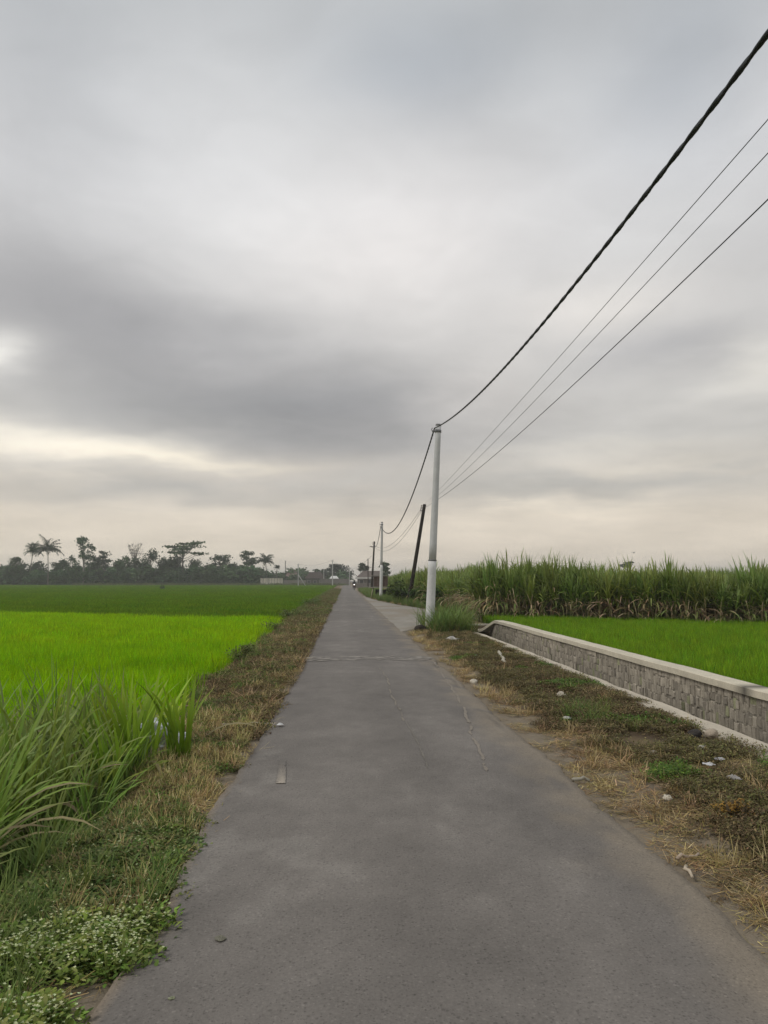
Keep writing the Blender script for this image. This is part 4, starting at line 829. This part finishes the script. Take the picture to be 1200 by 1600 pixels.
house('far_house', 'long far building with reddish roof and white fascia right of the road', 559, 606, 918, 903, 892, 205, (.17, .155, .14), (.135, .112, .10), windows=4, z0=0, fascia=(.62, .61, .58))
def fwall(name, lab, px0, px1, yb, yt, Y, col, ribs=0, rc=None, z0=-.5):
    x0, x1 = gx(px0, Y), gx(px1, Y); k = Y / F; zt = (907 - yt) * k + CAM_H; h = zt - z0; root = empty(name, ((x0 + x1) / 2, Y, z0)); tag(root, lab, 'wall'); w = x1 - x0
    b = MB()
    if ribs:
        n = ribs * 8; xs = np.linspace(-w / 2, w / 2, n + 1); dy = .06 * np.sin(np.arange(n + 1) * TAU / 4)
        V = np.concatenate([np.stack([xs, dy, np.zeros(n + 1)], 1), np.stack([xs, dy, np.full(n + 1, h)], 1), np.stack([xs, dy + .12, np.zeros(n + 1)], 1), np.stack([xs, dy + .12, np.full(n + 1, h)], 1)]); i = np.arange(n); m = n + 1
        sh = np.where(fbm(xs * 2, xs * 0, 501) > .5, 1, .8)[:, None] * np.array(col)
        b.add(V, np.concatenate([np.stack([i, i + 1, i + 1 + m, i + m], 1), np.stack([i + 2 * m + 1, i + 2 * m, i + 3 * m, i + 3 * m + 1], 1), np.stack([i + m, i + m + 1, i + 3 * m + 1, i + 3 * m], 1)]), np.tile(sh, (4, 1))); b.build('panel', M['metal'], root, smooth=False)
        b = MB(); 
        for q in np.linspace(-w / 2, w / 2, ribs): b.box((q, -.1, h / 2), (.12, .06, h), np.array(col) * .55)
        b.build('batten', M['metal'], root, smooth=False)
        MB().box((0, 0, h + .35), (w + .6, 1.2, .12), (.06, .06, .055)).build('roof', M['metal'], root, smooth=False)
    else:
        b.box((0, 0, h / 2), (w, .18, h), col).build('panel', M['plaster'], root, smooth=False); MB().box((0, 0, h + .06), (w + .1, .28, .1), np.array(col) * 1.3).build('coping', M['concrete'], root, smooth=False)
    return root
fwall('corrugated_wall', 'long whitish corrugated wall under the palm at the far end of the rice', 407, 442, 914, 903.5, 275, (.80, .75, .64), 9)
fwall('boundary_wall', 'low grey far wall between the corrugated wall and the slanting stay', 443, 478, 913, 907, 285, (.24, .22, .195))
fwall('boundary_wall', 'grey far wall below the dark round tree', 500, 546, 914, 905, 270, (.20, .185, .17), z0=-.4)
fwall('boundary_wall', 'low grey wall beside the far road, left of the crossarm pole', 556, 580, 919, 912, 180, (.22, .20, .18), z0=0)

# small roadside stall by the second pole
def stall():
    Y = 73; x = gx(594.5, Y); root = empty('roadside_stall', (x, Y, -.02)); tag(root, 'small brown boarded roadside stall with pale counter beside the second pale pole', 'stall')
    w = 1.35; b = MB()
    for i in range(9): b.box((-w / 2 + w * (i + .5) / 9, -.5, 1.62), (w / 9 - .012, .03, .95), np.array([.14, .10, .085]) * random.uniform(.8, 1.2))
    b.build('front_boards', M['bark'], root, smooth=False)
    MB().box((0, -.05, 1.6), (w - .06, .82, .9), (.10, .075, .06)).build('cabinet', M['bark'], root, smooth=False)
    MB().box((0, -.1, 1.06), (w + .9, 1.05, .07), (.34, .30, .26), bev=.01).build('counter', M['plaster'], root, smooth=False)
    MB().box((0, -.05, 2.15), (w + .4, 1.3, .06), (.20, .18, .16), bev=.01).build('roof', M['metal'], root, smooth=False)
    for sx in (-1, 1):
        for sy in (-.5, .35): MB().tube([(sx * (w / 2 + .2), sy, 0), (sx * w / 2, sy, 1.05)], .035, 6, (.06, .05, .045)).build('leg', M['bark'], root)
    MB().box((.1, .1, .45), (w - .2, .6, .85), (.025, .022, .02), bev=.03).build('dark_lower_box', M['bark'], root, smooth=False)  # near-black box filling the dark space under the counter
    MB().tube([(-w / 2 - .25, -.55, 0), (-w / 2 - .08, -.55, .95)], .03, 6, (.55, .5, .3)).build('prop', M['metal'], root)
stall()

# ------------------------------------------------------------------ motorbike and rider
def lathe_x(b, c, prof, sides, col):
    """revolve (offset along x, radius) about the x axis at c"""
    P = np.array(prof, float); th = np.arange(sides) * TAU / sides; n = len(P)
    V = np.stack([np.repeat(P[:, :1], sides, 1), P[:, 1:] * np.cos(th)[None], P[:, 1:] * np.sin(th)[None]], -1).reshape(-1, 3) + np.array(c); i, j = np.meshgrid(np.arange(n - 1), np.arange(sides), indexing='ij'); k = (j + 1) % sides
    return b.add(V, np.stack([i * sides + j, (i + 1) * sides + j, (i + 1) * sides + k, i * sides + k], -1).reshape(-1, 4), col)
def bike():
    Y = 134; bx = gx(553.5, Y); root = empty('motorbike', (bx, Y, .035)); tag(root, 'dark motorbike with lit headlight coming along the far road', 'motorbike'); dk = (.03, .03, .035)
    def wheel(y):
        w = MB(); t = lathe_x(w, (0, y, .3), [(-.045, .2), (-.05, .25), (-.03, .295), (0, .305), (.03, .295), (.05, .25), (.045, .2)], 20, (.02, .02, .02)).build('wheel', M['rubber'], root)
        r = MB(); lathe_x(r, (0, y, .3), [(-.03, .03), (-.035, .06), (-.02, .2), (.02, .2), (.035, .06), (.03, .03)], 16, (.35, .35, .36)); r.build('rim', M['metal'], t)
    wheel(-.62); wheel(.62)
    b = MB(); b.tube([(0, -.42, .75), (0, -.25, .55), (0, .1, .45), (0, .45, .6), (0, .85, .78)], [.10, .13, .15, .15, .09], 12, (.08, .02, .02)); b.tube([(0, -.48, .95), (0, -.40, .7), (0, -.36, .45)], [.14, .19, .14], 12, (.08, .02, .02)); b.build('body', M['metal'], root)
    MB().tube([(0, -.1, .74), (0, .25, .78), (0, .7, .82)], [.08, .14, .12], 10, dk).build('seat', M['rubber'], root)
    for s in (-1, 1):
        MB().tube([(s * .07, -.62, .3), (s * .07, -.42, .9)], .022, 8, (.3, .3, .3)).build('fork', M['metal'], root)
        m = MB().tube([(s * .22, -.36, 1.02), (s * .33, -.38, 1.2)], .008, 5, dk); m.tube([(s * .33, -.40, 1.22), (s * .33, -.37, 1.22)], .055, 10, dk); m.build('mirror', M['metal'], root)
        MB().tube([(s * .1, .05, .28), (s * .27, .05, .27)], .02, 6, dk).build('footpeg', M['rubber'], root)
    MB().tube([(-.36, -.25, 1.0), (-.2, -.36, 1.0), (0, -.40, .98), (.2, -.36, 1.0), (.36, -.25, 1.0)], .017, 8, dk).build('handlebar', M['metal'], root)
    MB().tube([(-.001, -.60, .93), (-.001, -.57, .93), (-.001, -.50, .93)], [.07, .08, .05], 14, (1, 1, 1)).build('headlight', lampm, root)
    MB().box((0, -.64, .58), (.10, .30, .02), dk, bev=.008).build('mudguard', M['metal'], root)
    # rider: one skinned body
    R_ = empty('person', (bx, Y, .035)); tag(R_, 'person in dark clothes and helmet riding the far motorbike', 'person')
    J = {'pel': (0, .3, .88, .15), 'bel': (0, .26, 1.05, .14), 'che': (0, .18, 1.27, .16), 'nec': (0, .13, 1.43, .06), 'hea': (0, .09, 1.58, .095), 'hd2': (0, .08, 1.66, .09)}
    E_ = [('pel', 'bel'), ('bel', 'che'), ('che', 'nec'), ('nec', 'hea'), ('hea', 'hd2')]
    for s, n in ((-1, 'l'), (1, 'r')):
        J.update({n + 'sh': (s * .19, .15, 1.36, .065), n + 'el': (s * .33, .0, 1.14, .045), n + 'wr': (s * .33, -.2, 1.03, .032), n + 'ha': (s * .32, -.27, 1.01, .038), n + 'hip': (s * .11, .26, .84, .10), n + 'kn': (s * .22, -.12, .74, .065), n + 'an': (s * .2, .06, .36, .045), n + 'to': (s * .21, -.12, .31, .04)})
        E_ += [('che', n + 'sh'), (n + 'sh', n + 'el'), (n + 'el', n + 'wr'), (n + 'wr', n + 'ha'), ('pel', n + 'hip'), (n + 'hip', n + 'kn'), (n + 'kn', n + 'an'), (n + 'an', n + 'to')]
    ks = list(J); me = bpy.data.meshes.new('body'); me.from_pydata([J[k][:3] for k in ks], [(ks.index(a), ks.index(b_)) for a, b_ in E_], [])
    o = bpy.data.objects.new('body', me); COL.objects.link(o); o.parent = R_; o.modifiers.new('skin', 'SKIN'); o.modifiers.new('smooth', 'SUBSURF').levels = 1
    if not me.skin_vertices: me.skin_vertices.new()
    for i, k in enumerate(ks): me.skin_vertices[0].data[i].radius = (J[k][3],) * 2; me.skin_vertices[0].data[i].use_root = (k == 'pel')
    dm = mat('dark_clothing', col=(.035, .035, .042), attr=False, rough=.9, scale=20, dark=.8); me.materials.append(dm)
    b = MB(); n = 9; th = np.linspace(.05, math.pi * .72, n); b.tube([(0, .085 + .0 * a, 1.62 + .145 * math.cos(a)) for a in th], [.14 * math.sin(a) + .002 for a in th], 16, (.03, .03, .035)); b.build('helmet', M['metal'], R_)
bike()

# ------------------------------------------------------------------ litter, stones, small things
def rock(name, loc, s, col, lab, cat='stone', flat=.7, m='stone', n=1):
    import bmesh
    bm = bmesh.new(); bmesh.ops.create_icosphere(bm, subdivisions=3, radius=1); V = np.array([v.co for v in bm.verts]); f = np.array([[v.index for v in q.verts] for q in bm.faces]); bm.free(); k = rng.integers(999)
    d = .62 + .75 * fbm(V[:, 0] * 1.3 + 5 + k, V[:, 1] * 1.3 + V[:, 2] * 1.7, int(k), 3); V = V * d[:, None] * np.array([s, s * random.uniform(.7, 1), s * flat])
    o = MB().add(V, f, col).build(name, M[m]); o.location = loc; o.rotation_euler = (0, 0, random.uniform(0, TAU)); return tag(o, lab, cat)
def gp(px, py, z=0.0): Y = (CAM_H - z) * F / (py - 907); p = at(px, py, Y); return float(p[0]), float(p[1])
def on(px, py, dz=0.0, z=.03): x, y = gp(px, py, z); return (x, y, float(gz(x, y)) + dz)
rock('stone', on(740, 1061, .02), .065, (.55, .51, .43), 'rounded whitish stone at the right road edge opposite the canal')
rock('stone', on(878, 1089, .03), .075, (.44, .40, .33), 'pale upright rough stone in the weeds midway along the right verge', flat=1.0)
rock('stone', on(1043, 1250, .05), .034, (.55, .50, .41), 'small pale stone in the brown weeds of the right verge')
rock('stone', on(1085, 1152, .04), .08, (.05, .045, .042), 'dark stone lying by the kerb on the right verge')
rock('stone', on(1112, 1152, .06), .08, (.38, .32, .25), 'pale brown stone against the kerb beside the dark stone')
rock('stone', on(744, 1027, .02), .07, (.50, .47, .42), 'small pale stone at the right road edge, farthest one')
rock('stone', on(1097, 1172, .03), .05, (.55, .52, .46), 'small whitish stone lying above the torn bags on the right verge')
rock('dark_lump', on(1183, 1511, .015), .045, (.03, .026, .024), 'small black clod on the right edge of the asphalt', 'clod', .5)
rock('dark_lump', on(658, 984, .06), .22, (.035, .028, .022), 'dark heap at the foot of the nearest pale pole', 'heap', .7)  # near-black lump set over the dark hole at the pole base
y_small = lambda loc: loc[0] > 1.9
def crumple(name, loc, s, col, lab, cat='plastic bag', seed=1, flat=.55):
    n = 16; U_, V_ = np.meshgrid(np.linspace(-1, 1, n), np.linspace(-1, 1, n)); u, v = U_.ravel(), V_.ravel(); r = np.hypot(u, v)
    z = (fbm(u * 2.2, v * 2.2, seed, 4) - .12) * 2.1 * (1 - .75 * np.clip(r, 0, 1)) + .25 * (fbm(u * 6, v * 6, seed + 2, 2) - .5); x = u * (.75 + .5 * fbm(u * 1.5, v * 1.5, seed + 3)) ; y = v * (.6 + .6 * fbm(u * 1.5, v * 1.5, seed + 7))
    V = np.stack([x, y, z * flat], 1) * s; i, j = np.meshgrid(np.arange(n - 1), np.arange(n - 1), indexing='ij'); a = (i * n + j).ravel(); f = np.stack([a, a + 1, a + n + 1, a + n], 1); c = r[f].max(1) < 1.22
    o = MB().add(V * (.72 if s < .15 and y_small(loc) else 1), f[c], col).build(name, M['plastic'], smooth=False); o.location = loc; o.rotation_euler = (0, 0, seed); md = o.modifiers.new('thick', 'SOLIDIFY'); md.thickness = .002; return tag(o, lab, cat)
crumple('plastic_scrap', on(1108, 1201, .05), .07, (.68, .68, .70), 'crumpled white plastic bag lying in the right verge weeds', seed=2)
crumple('plastic_scrap', on(1124, 1190, .05), .06, (.55, .55, .57), 'smaller greyish plastic scrap just behind the crumpled white bag', seed=5)
crumple('plastic_scrap', on(1147, 1227, .05), .08, (.42, .40, .38), 'dull grey plastic bag in the right verge weeds', seed=8)
crumple('plastic_scrap', on(886, 1124, .05), .08, (.66, .65, .62), 'white plastic scrap below the upright pale stone', seed=11)
crumple('plastic_scrap', on(1020, 1176, .05), .05, (.68, .66, .63), 'little white scrap in the middle of the right verge', seed=14)
crumple('plastic_scrap', on(705, 1000, .03), .2, (.60, .58, .55), 'pale torn sack lying by the grass at the nearest pole', seed=17)
x, y = gp(247, 1172, -.1); o = crumple('plastic_bag', (x + .02, y, float(gz(x, y)) + .20), .24, (.72, .74, .78), 'white plastic bag caught on the bank behind the yellow-green tussocks', seed=21, flat=1.2); o.rotation_euler = (.9, .2, .3)
crumple('plastic_scrap', (*gp(438, 1127, .05), .058), .04, (.75, .75, .75), 'small white scrap lying on the left edge of the asphalt', 'plastic scrap', seed=24)
crumple('dry_leaf', (*gp(345, 1434, .05), .045), .026, (.20, .19, .14), 'curled grey leaf lying on the asphalt at lower left', 'leaf', seed=27)
crumple('dry_leaf', (*gp(269, 1514, .05), .040), .012, (.28, .30, .18), 'tiny pale leaf on the asphalt below the curled grey leaf', 'leaf', seed=29)
def stick(a, b, r, col, lab, name='stick', sides=6, lift=.03):
    (x0, y0), (x1, y1) = gp(*a), gp(*b); z0, z1 = float(gz(x0, y0)) + lift, float(gz(x1, y1)) + lift; t = np.linspace(0, 1, 6)
    P = np.stack([x0 + (x1 - x0) * t, y0 + (y1 - y0) * t, z0 + (z1 - z0) * t], 1); P[1:-1] += rng.normal(size=(4, 3)) * r * .6
    return tag(MB().tube(P, np.linspace(r, r * .7, 6), sides, col).build(name, M['straw']), lab, 'stick')
stick((345, 1128), (430, 1128), .010, (.55, .50, .42), 'thin pale stick lying across the left verge to the asphalt', lift=.045)
stick((779, 1026), (789, 1041), .045, (.46, .42, .35), 'pale broken plank lying in the right verge weeds', 'plank', 4, .06)
stick((1072, 1350), (1082, 1366), .012, (.50, .43, .33), 'short thick pale stick on the lower right verge')
stick((1058, 1338), (1092, 1333), .012, (.42, .36, .27), 'pale grey twig beside the short thick stick at lower right')
stick((895, 1217), (921, 1217), .018, (.42, .38, .32), 'flat pale bark piece at the right edge of the asphalt')
stick((912, 1268), (936, 1267), .012, (.34, .30, .25), 'greyish twig at the right edge of the asphalt below the bark piece')
x, y = gp(1150, 1283); bush('yellow_weed', (x, y, float(gz(x, y))), .26, .13, [(.34, .21, .035), (.40, .27, .05), (.26, .17, .04)], 260, 'low orange-yellow weed on the lower right verge', None, .014)
# bird
def bird():
    p = at(990, 864, 110); root = empty('bird', p); tag(root, 'small dark bird flying above the flat topped tree', 'bird')
    b = MB(); b.tube([(-.22, 0, 0), (-.1, 0, .01), (.02, 0, .01), (.12, 0, .02), (.2, 0, .03)], [.01, .04, .055, .04, .012], 8, (.05, .05, .05)); b.build('body', M['cloth'], root)
    for s in (-1, 1): MB().add([(-.06, 0, .03), (.08, 0, .03), (.03, s * .2, .13), (-.08, s * .2, .12), (-.14, s * .42, .06)], [(0, 1, 2, 3)], (.05, .05, .05)).add([(-.08, s * .2, .12), (.03, s * .2, .13), (-.14, s * .42, .06)], [(0, 1, 2)], (.05, .05, .05)).build('wing', M['cloth'], root)
    root.rotation_euler = (0, .3, .6)
bird()

# ------------------------------------------------------------------ haze
HAZE = .00062
hz = MB().box((0, 1100, 14.5), (3600, 2900, 35.0)).build('haze', [], smooth=False); hz['kind'] = 'stuff'
hm = bpy.data.materials.new('haze_air'); hm.use_nodes = True; ht = hm.node_tree; ht.nodes.clear()
pv = nd('ShaderNodeVolumePrincipled', ht); pv.inputs['Color'].default_value = (.93, .93, .93, 1); pv.inputs['Density'].default_value = HAZE; pv.inputs['Anisotropy'].default_value = .2
ho = nd('ShaderNodeOutputMaterial', ht); ht.links.new(pv.outputs[0], ho.inputs['Volume']); hz.data.materials.append(hm)
